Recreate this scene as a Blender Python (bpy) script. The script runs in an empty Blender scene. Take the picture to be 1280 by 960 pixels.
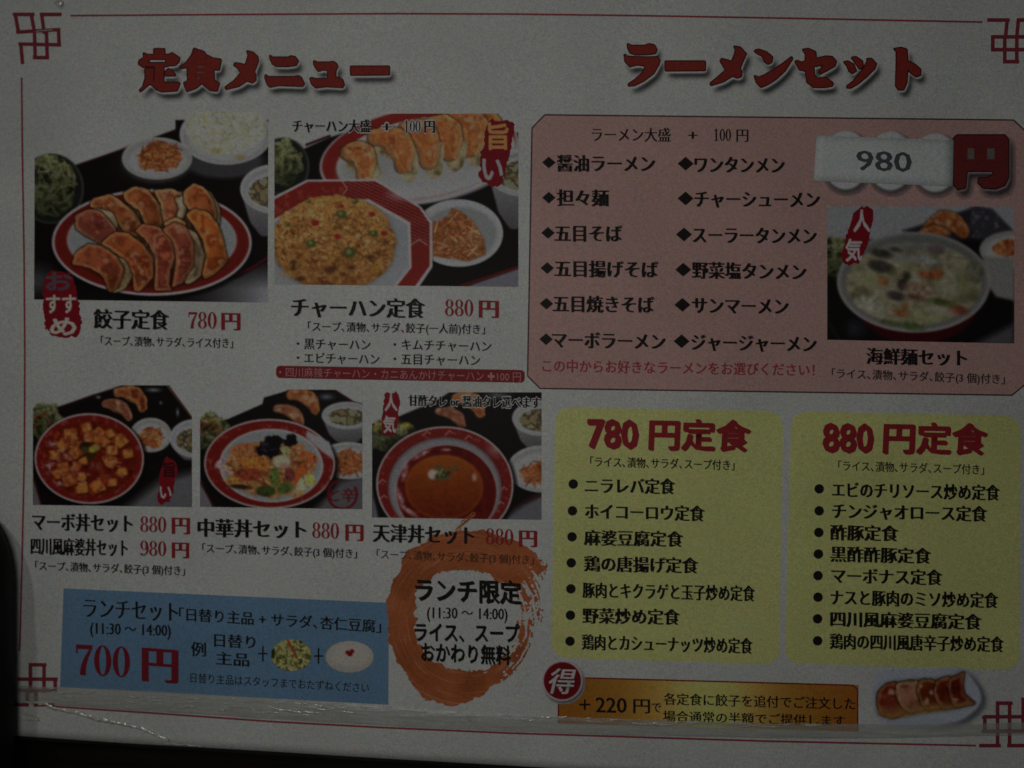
import bpy, math, random
import numpy as np
random.seed(7); rng = np.random.default_rng(11)
SC = bpy.context.scene
COL = SC.collection

# ------------------------------------------------------------------ camera
CAM_LOC = np.array([0.01567, -0.00279, 0.33948])
CAM_ROT = (-0.0022211, 0.0450109, 0.01984495)
FPX = 1100.0
cd = bpy.data.cameras.new('camera')
cam = bpy.data.objects.new('camera', cd); COL.objects.link(cam)
cam.location = CAM_LOC; cam.rotation_euler = CAM_ROT
cd.sensor_width = 36.0; cd.lens = 36.0 * FPX / 1280.0
cd.clip_start = 0.005; cd.clip_end = 20
cd.dof.use_dof = True; cd.dof.focus_distance = 0.320; cd.dof.aperture_fstop = 5.0
SC.camera = cam

# ------------------------------------------------------------------ light: dim room, a low lamp over the sheet and a far one
w = bpy.data.worlds.new('World'); SC.world = w; w.use_nodes = True
bg = w.node_tree.nodes['Background']
bg.inputs[0].default_value = (0.92, 0.98, 1.0, 1); bg.inputs[1].default_value = 0.015
def area(name, loc, target, size, power, color):
    l = bpy.data.lights.new(name, 'AREA'); l.shape = 'DISK'; l.size = size; l.energy = power; l.color = color
    o = bpy.data.objects.new(name, l); COL.objects.link(o); o.location = loc
    d = np.array(target) - np.array(loc)
    import mathutils
    o.rotation_euler = mathutils.Vector(d).to_track_quat('-Z', 'Y').to_euler()
    return o
area('low_lamp', (-0.06, 0.025, 0.39), (-0.055, 0.02, 0), 0.09, 0.178, (0.985, 1.0, 0.91))  # added close above the sheet so brightness falls off towards the corners
area('far_lamp', (-0.33, 0.92, 1.66), (-0.1, -0.1, 0), 0.07, 1.5, (1.0, 0.98, 0.90))
SC.view_settings.view_transform = 'Standard'; SC.view_settings.look = 'None'
SC.view_settings.exposure = 0; SC.view_settings.gamma = 1
SC.cycles.use_denoising = True
SC.cycles.max_bounces = 6; SC.cycles.transparent_max_bounces = 12

# ------------------------------------------------------------------ the sheet's surface and the photo->sheet measure
def euler_mat(a, b, c):
    Rx = np.array([[1, 0, 0], [0, math.cos(a), -math.sin(a)], [0, math.sin(a), math.cos(a)]])
    Ry = np.array([[math.cos(b), 0, math.sin(b)], [0, 1, 0], [-math.sin(b), 0, math.cos(b)]])
    Rz = np.array([[math.cos(c), -math.sin(c), 0], [math.sin(c), math.cos(c), 0], [0, 0, 1]])
    return Rz @ Ry @ Rx
RM = euler_mat(*CAM_ROT)
SHEET_Z = 0.002

def smooth(e0, e1, x):
    t = np.clip((np.asarray(x) - e0) / (e1 - e0), 0, 1); return t * t * (3 - 2 * t)

def height(x, y):
    """gentle waviness of the limp plastic-covered sheet, metres"""
    h = 0.0007 * np.sin(x * 21 + 1.3) * np.cos(y * 17 + 0.4) + 0.0004 * np.sin(x * 47 - y * 31)
    d = (-(x + 0.155) + (y - 0.105)) / 1.414                 # curl of the top left corner
    h = h - 0.0045 * smooth(0.0, 0.045, d)
    d2 = -(x + 0.178)
    h = h - 0.0012 * smooth(0.0, 0.03, d2) - 0.0022 * smooth(0.138, 0.152, y) * smooth(0.08, -0.08, x)
    return h + 0.0006

def P(px, py, layer=0.0):
    px = np.asarray(px, float); py = np.asarray(py, float)
    d = np.stack([(px - 640) / FPX, -(py - 480) / FPX, -np.ones_like(px)], -1) @ RM.T
    z = np.full(px.shape, SHEET_Z)
    for _ in range(6):
        t = (z - CAM_LOC[2]) / d[..., 2]
        q = CAM_LOC + d * t[..., None]
        z = SHEET_Z + height(q[..., 0], q[..., 1]) + layer * 1e-3
    q[..., 2] = z
    return q

# ------------------------------------------------------------------ materials
def lin(c):
    c = np.asarray(c, float) / 255.0
    return np.where(c <= 0.04045, c / 12.92, ((c + 0.055) / 1.055) ** 2.4)
WHITE = lin([101, 103, 96])
def ink(rgb):
    """print colour: value seen in the dim picture relative to the white paper beside it"""
    return np.clip((lin(rgb) - 0.0022) / (WHITE - 0.0022) * 0.74, 0.006, 0.85)

def grain_nodes(nt, base_socket, amp=0.11):
    """fine paper / print grain"""
    tc = nt.nodes.new('ShaderNodeNewGeometry')
    col = base_socket
    for sc, am in ((2000.0, amp), (1000.0, amp * 0.6), (26.0, 0.05)):
        n = nt.nodes.new('ShaderNodeTexNoise'); n.inputs['Scale'].default_value = sc
        n.inputs['Detail'].default_value = 1.0; n.inputs['Roughness'].default_value = 0.5
        nt.links.new(tc.outputs['Position'], n.inputs['Vector'])
        mr = nt.nodes.new('ShaderNodeMapRange'); mr.clamp = False
        mr.inputs['From Min'].default_value = 0.3; mr.inputs['From Max'].default_value = 0.7
        mr.inputs['To Min'].default_value = 1 - am; mr.inputs['To Max'].default_value = 1 + am
        nt.links.new(n.outputs['Fac'], mr.inputs['Value'])
        m = nt.nodes.new('ShaderNodeVectorMath'); m.operation = 'SCALE'
        nt.links.new(col, m.inputs[0]); nt.links.new(mr.outputs[0], m.inputs['Scale'])
        col = m.outputs[0]
    # slight colour speckle
    n = nt.nodes.new('ShaderNodeTexNoise'); n.inputs['Scale'].default_value = 520
    n.inputs['Detail'].default_value = 0.0
    nt.links.new(tc.outputs['Position'], n.inputs['Vector'])
    a = nt.nodes.new('ShaderNodeVectorMath'); a.operation = 'MULTIPLY_ADD'
    a.inputs[1].default_value = (0.20, 0.14, 0.23); a.inputs[2].default_value = (0.90, 0.93, 0.885)
    nt.links.new(n.outputs['Color'], a.inputs[0])
    m = nt.nodes.new('ShaderNodeVectorMath'); m.operation = 'MULTIPLY'
    nt.links.new(col, m.inputs[0]); nt.links.new(a.outputs[0], m.inputs[1])
    return m.outputs[0]

def sheet_shader(name, amp=0.16, gloss=0.12):
    m = bpy.data.materials.new(name); m.use_nodes = True
    nt = m.node_tree; b = nt.nodes['Principled BSDF']
    b.inputs['Roughness'].default_value = 0.5
    b.inputs['Specular IOR Level'].default_value = gloss
    return m, nt, b
_mats = {}
def M(name, rgb, amp=0.11):
    if name in _mats: return _mats[name]
    m, nt, b = sheet_shader(name)
    r = nt.nodes.new('ShaderNodeRGB'); c = ink(rgb); r.outputs[0].default_value = (*c, 1)
    nt.links.new(grain_nodes(nt, r.outputs[0], amp), b.inputs['Base Color'])
    _mats[name] = m
    return m
def photo_material():
    if 'photo_print' in _mats: return _mats['photo_print']
    m, nt, b = sheet_shader('photo_print')
    a = nt.nodes.new('ShaderNodeAttribute'); a.attribute_name = 'print'
    nt.links.new(grain_nodes(nt, a.outputs['Color'], 0.10), b.inputs['Base Color'])
    _mats['photo_print'] = m
    return m

PAPER = M('paper_white', (101, 103, 96))
BLACK = M('black_ink', (17, 16, 15), 0.3)
FADED = M('faded_black_ink', (32, 28, 25), 0.2)
GREYK = M('grey_ink', (40, 41, 42))
RED = M('red_ink', (74, 21, 23))
DEEPRED = M('deep_red_ink', (66, 20, 19))
LINE = M('border_red_ink', (76, 33, 35))
PINKLINE = M('panel_outline_ink', (38, 28, 30))
PINK = M('pink_panel_ink', (98, 79, 72))
YELLOW = M('yellow_panel_ink', (105, 107, 65))
BLUE = M('blue_panel_ink', (53, 71, 83))
WHITEINK = M('unprinted_white', (102, 103, 97))
CREAM = M('cream_ink', (108, 84, 55))
BARRED = M('bar_red_ink', (66, 20, 21))
BARTXT = M('bar_lettering_ink', (98, 66, 66))
SLIP = M('slip_paper', (104, 108, 106))

# ------------------------------------------------------------------ mesh helpers
def make_mesh(name, verts, faces, mat, parent=None, colors=None, smooth_shade=False):
    me = bpy.data.meshes.new(name)
    verts = np.asarray(verts, float)
    if isinstance(faces, np.ndarray):
        n, k = faces.shape
        me.vertices.add(len(verts)); me.vertices.foreach_set('co', verts.ravel())
        me.loops.add(n * k); me.loops.foreach_set('vertex_index', faces.ravel().astype(np.int32))
        me.polygons.add(n)
        me.polygons.foreach_set('loop_start', np.arange(0, n * k, k, dtype=np.int32))
        me.polygons.foreach_set('loop_total', np.full(n, k, dtype=np.int32))
        me.update(calc_edges=True)
    else:
        me.from_pydata(verts.tolist(), [], faces); me.update()
    if colors is not None:
        at = me.color_attributes.new('print', 'FLOAT_COLOR', 'POINT')
        c = np.ones((len(verts), 4), np.float32); c[:, :3] = colors
        at.data.foreach_set('color', c.ravel())
    if smooth_shade:
        me.polygons.foreach_set('use_smooth', np.ones(len(me.polygons), bool))
    me.materials.append(mat)
    o = bpy.data.objects.new(name, me); COL.objects.link(o)
    if parent is not None: o.parent = parent
    return o

def quad_panel(name, quad, layer, mat, parent, n=(24, 16), label=None):
    """bilinear panel between four picture corners tl,tr,br,bl"""
    tl, tr, br, bl = [np.array(q, float) for q in quad]
    u = np.linspace(0, 1, n[0] + 1); v = np.linspace(0, 1, n[1] + 1)
    U, V = np.meshgrid(u, v)
    Q = (tl * ((1 - U) * (1 - V))[..., None] + tr * (U * (1 - V))[..., None] + br * (U * V)[..., None] + bl * ((1 - U) * V)[..., None])
    vs = P(Q[..., 0], Q[..., 1], layer).reshape(-1, 3)
    i = np.arange(n[1])[:, None] * (n[0] + 1) + np.arange(n[0])[None, :]
    f = np.stack([i, i + n[0] + 1, i + n[0] + 2, i + 1], -1).reshape(-1, 4)
    o = make_mesh(name, vs, f, mat, parent)
    if label: o['label'] = label
    return o

def outline_pts(poly, radii, seg=6):
    """polygon with rounded corners"""
    poly = [np.array(p, float) for p in poly]; n = len(poly); out = []
    if np.isscalar(radii): radii = [radii] * n
    for i in range(n):
        p0, p1, p2 = poly[i - 1], poly[i], poly[(i + 1) % n]; r = radii[i]
        if r <= 0: out.append(p1); continue
        a = p1 + (p0 - p1) / np.linalg.norm(p0 - p1) * r
        b = p1 + (p2 - p1) / np.linalg.norm(p2 - p1) * r
        for k in range(seg + 1):
            t = k / seg; out.append((1 - t) ** 2 * a + 2 * t * (1 - t) * p1 + t * t * b)
    return np.array(out)

def stroke_arrays(path, hw, closed=False):
    """strip of given half width along picture path"""
    p = np.array(path, float); n = len(p)
    hw = np.broadcast_to(np.asarray(hw, float), (n,))
    if closed: t = np.roll(p, -1, 0) - np.roll(p, 1, 0)
    else: t = np.gradient(p, axis=0)
    t /= np.maximum(np.linalg.norm(t, axis=1, keepdims=True), 1e-9)
    nn = np.stack([-t[:, 1], t[:, 0]], 1)
    v = np.concatenate([p + nn * hw[:, None], p - nn * hw[:, None]])
    m = n if closed else n - 1
    f = [[i, (i + 1) % n, n + (i + 1) % n, n + i] for i in range(m)]
    return v, f

def subdiv(path, step=12):
    out = [np.array(path[0], float)]
    for a, b in zip(path[:-1], path[1:]):
        a = np.array(a, float); b = np.array(b, float); k = max(1, int(np.linalg.norm(b - a) / step))
        for i in range(1, k + 1): out.append(a + (b - a) * i / k)
    return np.array(out)

def strokes(name, paths, hw, layer, mat, parent, label=None):
    V = []; F = []; off = 0
    for k, pth in enumerate(paths):
        pth = subdiv(pth)
        v, f = stroke_arrays(pth, hw)
        V.append(P(v[:, 0], v[:, 1], layer + 0.0015 * k)); F += [[a + off for a in q][::-1] for q in f]; off += len(v)
    o = make_mesh(name, np.concatenate(V), F, mat, parent)
    if label: o['label'] = label
    return o

def bars(name, segs, hw, layer, mat, parent):
    """straight bars that overrun their ends, for the lattice ornaments"""
    V = []; F = []
    for k, (a, b) in enumerate(segs):
        a = np.array(a, float); b = np.array(b, float); d = (b - a) / np.linalg.norm(b - a)
        a = a - d * hw * .9; b = b + d * hw * .9; nn = np.array([-d[1], d[0]]) * hw
        m = max(1, int(np.linalg.norm(b - a) / 4)); t = np.linspace(0, 1, m + 1)[:, None]; c = a + (b - a) * t; q = np.concatenate([c + nn, c - nn]); o0 = sum(len(v) for v in V)
        V.append(P(q[:, 0], q[:, 1], layer + 0.0015 * k)); F += [[o0 + m + 1 + i, o0 + m + 2 + i, o0 + i + 1, o0 + i] for i in range(m)]
    return make_mesh(name, np.concatenate(V), F, mat, parent)

def disc_arrays(c, rx, ry, n=20, rot=0):
    a = np.linspace(0, 2 * math.pi, n, endpoint=False)
    x = rx * np.cos(a); y = ry * np.sin(a)
    return np.stack([c[0] + x * math.cos(rot) - y * math.sin(rot), c[1] + x * math.sin(rot) + y * math.cos(rot)], 1)

# ------------------------------------------------------------------ lettering
_glyph = {}
def text_arrays(s, off=0.0):
    if (s, off) in _glyph: return _glyph[(s, off)]
    cu = bpy.data.curves.new('t', 'FONT'); cu.body = s; cu.resolution_u = 2; cu.fill_mode = 'FRONT'; cu.offset = off
    o = bpy.data.objects.new('t', cu); COL.objects.link(o)
    dg = bpy.context.evaluated_depsgraph_get(); me = bpy.data.meshes.new_from_object(o.evaluated_get(dg))
    v = np.empty(len(me.vertices) * 3); me.vertices.foreach_get('co', v); v = v.reshape(-1, 3)[:, :2].copy()
    me.calc_loop_triangles()
    t = np.empty(len(me.loop_triangles) * 3, np.int32); me.loop_triangles.foreach_get('vertices', t); t = t.reshape(-1, 3)
    bpy.data.objects.remove(o); bpy.data.curves.remove(cu); bpy.data.meshes.remove(me)
    _glyph[(s, off)] = (v, t); return v, t

MIN = ((-.034, 0), (-.012, 0), (.012, 0), (.034, 0))
MINB = ((-.060, .013), (-.022, -.013), (.022, .013), (.060, -.013), (-.04, -.01), (.04, .01))
THIN = ((0, 0),)
SEMI = ((-.020, .004), (0, -.004), (.020, .004))
def circ(r, n=8, cx=0, cy=0):
    return tuple((cx + r * math.cos(2 * math.pi * k / n), cy + r * math.sin(2 * math.pi * k / n)) for k in range(n)) + ((cx, cy),)

def nib(r1, r2, deg, n=12):
    """broad brush nib: thick one way, thin the other"""
    a = math.radians(deg); out = [(0, 0)]
    for k in range(n):
        u = r1 * math.cos(2 * math.pi * k / n); v = r2 * math.sin(2 * math.pi * k / n); out.append((u * math.cos(a) - v * math.sin(a), u * math.sin(a) + v * math.cos(a)))
    return tuple(out)

def text_px(s, x0, x1, ya, yb, h, style=MIN, slant=0.0, mid=0.38):
    """picture coordinates of the lettering; (ya,yb) centre heights at both ends, h = height of a full character"""
    v, t = text_arrays(s, -.010 if style in (MIN, MINB) else 0.0)
    xmin, xmax = v[:, 0].min(), v[:, 0].max()
    VV = []; TT = []
    for k, (dx, dy) in enumerate(style):
        x = (v[:, 0] + dx + slant * (v[:, 1] - mid)); y = v[:, 1] + dy - mid
        u = (x - xmin) / (xmax - xmin)
        X = x0 + u * (x1 - x0); em = h / 0.93
        Y = ya + u * (yb - ya) - y * em
        X = X - (yb - ya) / (x1 - x0) * 0 * y
        VV.append(np.stack([X, Y, np.full(len(X), k)], 1)); TT.append(t + k * len(v))
    return np.concatenate(VV), np.concatenate(TT)

def text(name, s, x0, x1, ya, yb, h, mat=None, parent=None, style=MIN, layer=0.30, slant=0.0, label=None, halo=None, halo_r=0.085, halo_mat=None):
    vv, tt = text_px(s, x0, x1, ya, yb, h, style, slant)
    vs = P(vv[:, 0], vv[:, 1], layer + 0.0012 * vv[:, 2])
    o = make_mesh(name, vs, tt.astype(np.int32), mat or BLACK, parent)
    if label: o['label'] = label
    if halo:
        v2, t2 = text_px(s, x0, x1, ya, yb, h, circ(halo_r, 8), slant)
        make_mesh('lettering_halo', P(v2[:, 0], v2[:, 1], layer - 0.03 + 0.0012 * v2[:, 2]), t2.astype(np.int32), halo_mat or WHITEINK, o)
    return o

# ---- fat-and-thin serif numerals, drawn in a unit box (x right, y up, 0..1)
def ell(cx, cy, rx, ry, n=26):
    a = np.linspace(0, 2 * math.pi, n, endpoint=False); return np.stack([cx + rx * np.cos(a), cy + ry * np.sin(a)], 1)
def ring(o, i):
    n = len(o); return np.concatenate([o, i]), [[k, (k + 1) % n, n + (k + 1) % n, n + k] for k in range(n)]
def strip(p, hw):
    return stroke_arrays(p, hw)
def bez(p0, p1, p2, p3, n=12):
    t = np.linspace(0, 1, n)[:, None]; p0, p1, p2, p3 = [np.array(p, float) for p in (p0, p1, p2, p3)]
    return (1 - t) ** 3 * p0 + 3 * (1 - t) ** 2 * t * p1 + 3 * (1 - t) * t * t * p2 + t ** 3 * p3
def numeral(ch):
    if ch == '0': return [ring(ell(.25, .5, .235, .5), ell(.25, .5, .095, .455))]
    if ch == '8': return [ring(ell(.25, .745, .205, .255), ell(.25, .745, .085, .215)), ring(ell(.25, .265, .235, .265), ell(.25, .265, .105, .22))]
    if ch == '9':
        b = bez((.43, .62), (.47, .25), (.34, .0), (.09, .035))
        return [ring(ell(.245, .69, .225, .31), ell(.235, .69, .09, .265)), strip(b, np.linspace(.07, .025, 12)), (ell(.1, .1, .075, .085), [list(range(26))])]
    if ch == '7':
        return [(np.array([[.03, .98], [.48, .98], [.48, .84], [.06, .84]]), [[0, 1, 2, 3]]), (np.array([[.03, .98], [.08, .98], [.075, .70], [.03, .70]]), [[0, 1, 2, 3]]),
                strip(bez((.45, .90), (.34, .62), (.21, .4), (.22, .0)), np.linspace(.03, .085, 12))]
    if ch == '1':
        return [(np.array([[.17, 0], [.31, 0], [.31, 1], [.17, 1]]), [[0, 1, 2, 3]]), (np.array([[.05, 0], [.43, 0], [.43, .04], [.05, .04]]), [[0, 1, 2, 3]]),
                (np.array([[.05, .85], [.2, .86], [.3, 1.0], [.2, .97]]), [[0, 1, 2, 3]])]
    return []
def number(name, s, x0, x1, ya, yb, h, mat, parent, layer=0.30, label=None, bold=1.0):
    n = len(s); adv = .51; W = adv * (n - 1) + .49; V = []; F = []; off = 0; k = 0
    for i, ch in enumerate(s):
        for v, f in numeral(ch):
            v = np.array(v, float); x = v[:, 0] + i * adv; u = (x - .01) / W
            X = x0 + u * (x1 - x0); Y = ya + u * (yb - ya) - (v[:, 1] - .5) * h
            q = P(X, Y, layer + 0.0012 * k)
            V.append(q)
            for fc in f:
                fc = [a + off for a in fc]
                a, b, c = [np.array([X[j - off], Y[j - off]]) for j in fc[:3]]
                if (b - a)[0] * (c - a)[1] - (b - a)[1] * (c - a)[0] > 0: fc = fc[::-1]
                F.append(fc)
            off += len(v); k += 1
    o = make_mesh(name, np.concatenate(V), F, mat, parent)
    if label: o['label'] = label
    return o

# ------------------------------------------------------------------ printed pictures: colour grids
def vnoise(X, Y, s, seed=0):
    """value noise, feature size s"""
    r = np.random.default_rng(seed); T = r.random((64, 64))
    x = X / s + 1000.3; y = Y / s + 1000.7
    xi = np.floor(x).astype(int); yi = np.floor(y).astype(int); fx = x - xi; fy = y - yi
    fx = fx * fx * (3 - 2 * fx); fy = fy * fy * (3 - 2 * fy)
    a = T[yi % 64, xi % 64]; b = T[yi % 64, (xi + 1) % 64]; c = T[(yi + 1) % 64, xi % 64]; d = T[(yi + 1) % 64, (xi + 1) % 64]
    return (a * (1 - fx) + b * fx) * (1 - fy) + (c * (1 - fx) + d * fx) * fy
def fbm(X, Y, s, seed=0, o=3):
    r = 0; a = 1; t = 0
    for k in range(o): r = r + a * vnoise(X, Y, s / 2 ** k, seed + k); t += a; a *= .55
    return r / t
def rotxy(X, Y, cx, cy, deg):
    a = math.radians(deg); x = X - cx; y = Y - cy
    return x * math.cos(a) + y * math.sin(a), -x * math.sin(a) + y * math.cos(a)

def tone(C):
    """printed inks are duller than they look: pull saturated and dark colours down"""
    L = (C * np.array([.30, .59, .11])).sum(-1, keepdims=True)
    C = C * np.clip(.33 + .0067 * L, .58, 1.0)
    L = (C * np.array([.30, .59, .11])).sum(-1, keepdims=True)
    return C * .93 + L * .07

class Pic:
    """a picture printed on the sheet; painted in the sheet's own printed colours"""
    def __init__(s, x0, y0, x1, y1, step=1.0, bg=(101, 103, 96)):
        s.x = np.arange(x0, x1 + .01, step); s.y = np.arange(y0, y1 + .01, step)
        s.X, s.Y = np.meshgrid(s.x, s.y); s.C = np.ones(s.X.shape + (3,)) * np.array(bg, float); s.A = np.ones(s.X.shape)
    def put(s, m, c):
        c = np.asarray(c, float); m = np.clip(m, 0, 1)[..., None]
        s.C = s.C * (1 - m) + c * m
    def ell_d(s, cx, cy, rx, ry, deg=0):
        x, y = rotxy(s.X, s.Y, cx, cy, deg); r = np.sqrt((x / rx) ** 2 + (y / ry) ** 2)
        return (1 - r) * min(rx, ry)
    def ell(s, cx, cy, rx, ry, c, deg=0, soft=1.2, clip=None):
        m = np.clip(s.ell_d(cx, cy, rx, ry, deg) / soft + .5, 0, 1)
        if clip is not None: m = m * clip
        s.put(m, c); return m
    def poly_m(s, pts, soft=1.2):
        pts = np.array(pts, float); n = len(pts); inside = np.zeros(s.X.shape, bool); dmin = np.full(s.X.shape, 1e9)
        for i in range(n):
            x1, y1 = pts[i]; x2, y2 = pts[(i + 1) % n]
            cond = ((y1 > s.Y) != (y2 > s.Y)); xx = (x2 - x1) * (s.Y - y1) / ((y2 - y1) if y2 != y1 else 1e-9) + x1
            inside ^= cond & (s.X < xx)
            dx, dy = x2 - x1, y2 - y1; t = np.clip(((s.X - x1) * dx + (s.Y - y1) * dy) / (dx * dx + dy * dy + 1e-9), 0, 1)
            dmin = np.minimum(dmin, np.hypot(s.X - x1 - t * dx, s.Y - y1 - t * dy))
        sd = np.where(inside, dmin, -dmin)
        return sd if soft is None else np.clip(sd / soft + .5, 0, 1)
    def poly(s, pts, c, soft=1.2): m = s.poly_m(pts, soft); s.put(m, c); return m
    def line_d(s, pts):
        pts = np.array(pts, float); dmin = np.full(s.X.shape, 1e9); tt = np.zeros(s.X.shape); n = len(pts) - 1
        for i in range(n):
            x1, y1 = pts[i]; x2, y2 = pts[i + 1]; dx, dy = x2 - x1, y2 - y1
            t = np.clip(((s.X - x1) * dx + (s.Y - y1) * dy) / (dx * dx + dy * dy + 1e-9), 0, 1)
            d = np.hypot(s.X - x1 - t * dx, s.Y - y1 - t * dy); tt = np.where(d < dmin, (i + t) / n, tt); dmin = np.minimum(dmin, d)
        return dmin, tt
    def line(s, pts, w, c, soft=1.2, a=1):
        d, _ = s.line_d(pts); s.put(np.clip((w / 2 - d) / soft + .5, 0, 1) * a, c)
    def strands(s, cx, cy, rx, ry, cols, n=60, w=1.6, L=12, clip=None, a=.8, seed=0, deg=None):
        r = np.random.default_rng(seed)
        for k in range(n):
            an = r.random() * 6.28; q = math.sqrt(r.random()); x = cx + rx * q * math.cos(an); y = cy + ry * q * math.sin(an)
            th = r.random() * 6.28 if deg is None else math.radians(deg + r.normal() * 25)
            b = r.normal() * .5; pts = []
            for t in (-.5, 0, .5):
                pts.append((x + L * t * math.cos(th) + b * 4 * (t * t) * math.sin(th), y + L * .8 * t * math.sin(th) + b * 4 * t * t))
            c = np.array(cols[r.integers(len(cols))], float) * (0.82 + .36 * r.random())
            xa = int(max(0, (x - L - s.x[0]))); 
            # work in a window for speed
            st = s.x[1] - s.x[0]; i0 = int(max(0, (y - L - 3 - s.y[0]) / st)); i1 = int(max(0, (y + L + 3 - s.y[0]) / st)); j0 = int(max(0, (x - L - 3 - s.x[0]) / st)); j1 = int(max(0, (x + L + 3 - s.x[0]) / st))
            if i1 <= i0 or j1 <= j0: continue
            sub = Pic.__new__(Pic); sub.X = s.X[i0:i1, j0:j1]; sub.Y = s.Y[i0:i1, j0:j1]
            if sub.X.size == 0: continue
            d, _ = sub.line_d(pts); m = np.clip((w / 2 - d) / 1.1 + .5, 0, 1) * a
            if clip is not None: m = m * clip[i0:i1, j0:j1]
            s.C[i0:i1, j0:j1] = s.C[i0:i1, j0:j1] * (1 - m[..., None]) + c * m[..., None]
    def texture(s, m, cols, size, seed=0, a=1.0):
        """mottled patch made of several print colours"""
        cols = [np.array(c, float) for c in cols]; n = fbm(s.X, s.Y, size, seed, 3); n = np.clip((n - .25) / .5, 0, .999) * (len(cols) - 1)
        i = n.astype(int); f = (n - i)[..., None]; CC = np.array(cols); c = CC[i] * (1 - f) + CC[np.minimum(i + 1, len(cols) - 1)] * f
        s.put(m * a, c)
    def gyoza(s, p0, p1, p2, r, skirt=None, seed=0, base=(112, 60, 28), dark=(88, 36, 18), edge=(112, 86, 50), cut=None):
        t = np.linspace(0, 1, 14)[:, None]; p0, p1, p2 = [np.array(p, float) for p in (p0, p1, p2)]
        pts = (1 - t) ** 2 * p0 + 2 * t * (1 - t) * p1 + t * t * p2
        x0, x1 = pts[:, 0].min() - r * 2, pts[:, 0].max() + r * 2; y0, y1 = pts[:, 1].min() - r * 2, pts[:, 1].max() + r * 2
        st = s.x[1] - s.x[0]; j0 = int(max(0, (x0 - s.x[0]) / st)); j1 = int(max(0, (x1 - s.x[0]) / st)); i0 = int(max(0, (y0 - s.y[0]) / st)); i1 = int(max(0, (y1 - s.y[0]) / st))
        w = Pic.__new__(Pic); w.X = s.X[i0:i1, j0:j1]; w.Y = s.Y[i0:i1, j0:j1]; w.C = s.C[i0:i1, j0:j1].copy()
        if w.X.size == 0: return
        wob = (fbm(w.X, w.Y, 9, seed + 5, 2) - .5) * 3.4
        d, tt = w.line_d(pts); sg = np.sign((p2[0] - p0[0]) * (w.Y - p0[1]) - (p2[1] - p0[1]) * (w.X - p0[0]))
        prof = (0.62 + .38 * np.sin(np.clip(tt, .0, 1) * math.pi)); rad = r * prof + wob
        w.put(np.clip((rad + 2.2 - d) / 3.0, 0, 1) * .75, (30, 17, 12))                       # gap between neighbours
        if skirt is not None:
            d3, t3 = w.line_d(pts + np.array(skirt)); r3 = r * (0.55 + .34 * np.sin(t3 * math.pi)) + wob
            m = np.clip((r3 - d3) / 1.6 + .5, 0, 1); w.texture(m, [(78, 66, 42), (100, 92, 64), (106, 100, 76)], 11, seed + 3)
            w.put(np.clip((rad + 1.4 - d) / 2.0, 0, 1) * .5, (60, 36, 20))
        m = np.clip((rad - d) / 1.8 + .5, 0, 1); e_ = np.array(edge, float); b_ = np.array(base, float); k_ = np.array(dark, float)
        w.texture(m, [e_ * .86, (e_ + b_) / 2, e_], 12, seed)
        q = np.clip((rad * .86 - d) / (r * .28), 0, 1); w.texture(q * m, [b_, (b_ + k_) / 2, b_ * 1.06, k_], 13, seed + 11, .92)
        across = d / np.maximum(rad, 1)
        w.put(m * np.clip((across - .45) * 1.6, 0, 1) * (sg > 0) * .45, (56, 26, 14))        # side turned from the cooking light in the printed photo
        for kk in (.25, .5, .75):                                                            # pleats
            w.put(m * np.clip(1 - np.abs(tt - kk + .05 * across) / .045, 0, 1) * np.clip(across * 1.4 - .3, 0, 1) * .35, k_ * .8)
        bl = np.clip((fbm(w.X, w.Y, 11, seed + 21, 2) - .60) * 7, 0, 1) * q; w.put(bl * .7, (112, 98, 72))
        rg = np.clip(1 - np.abs(across - .52) / .16, 0, 1) * m * (sg < 0) * np.clip(vnoise(w.X, w.Y, 6, seed + 9) * 1.8 - .5, 0, 1)
        w.put(rg * .7, (134, 100, 64))
        s.C[i0:i1, j0:j1] = w.C
    def dumpling(s, pts, base, dark, rim, seed, shade=(1, .4), blister=.5):
        """a pan-fried dumpling traced along its outline"""
        pts = outline_pts(pts, 3.0, 3); x0, y0 = pts.min(0) - 5; x1, y1 = pts.max(0) + 5; st = s.x[1] - s.x[0]
        j0 = int(max(0, (x0 - s.x[0]) / st)); j1 = int(max(0, (x1 - s.x[0]) / st)); i0 = int(max(0, (y0 - s.y[0]) / st)); i1 = int(max(0, (y1 - s.y[0]) / st))
        w = Pic.__new__(Pic); w.X = s.X[i0:i1, j0:j1]; w.Y = s.Y[i0:i1, j0:j1]; w.C = s.C[i0:i1, j0:j1].copy(); w.x = s.x
        if w.X.size == 0: return
        sd = w.poly_m(pts, None) + (fbm(w.X, w.Y, 6, seed + 5, 2) - .5) * 1.6
        w.put(np.clip((sd + 2.4) / 2.6, 0, 1) * .8, (26, 14, 10))
        m = np.clip(sd / 1.5 + .5, 0, 1); b_ = np.array(base, float); k_ = np.array(dark, float); e_ = np.array(rim, float)
        w.texture(m, [e_ * .8, e_, (e_ + b_) / 2], 9, seed)
        q = np.clip((sd - 1.8) / 2.4, 0, 1); w.texture(q, [b_, b_ * .9 + k_ * .1, (b_ + k_) / 2, k_, b_ * 1.1], 14, seed + 11, .95)
        c = pts.mean(0); sp = np.abs(pts - c).max(0); g = ((w.X - c[0]) / sp[0] * shade[0] + (w.Y - c[1]) / sp[1] * shade[1]) / 1.4
        w.put(m * np.clip(g, 0, 1) * .42, (48, 24, 12)); w.put(m * np.clip(-g - .1, 0, 1) * .35, (134, 88, 48))
        w.put(np.clip(1 - np.abs(sd - 4.0) / 1.3, 0, 1) * np.clip(vnoise(w.X, w.Y, 7, seed + 2) * 2 - .8, 0, 1) * .55, (136, 96, 58))
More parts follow.
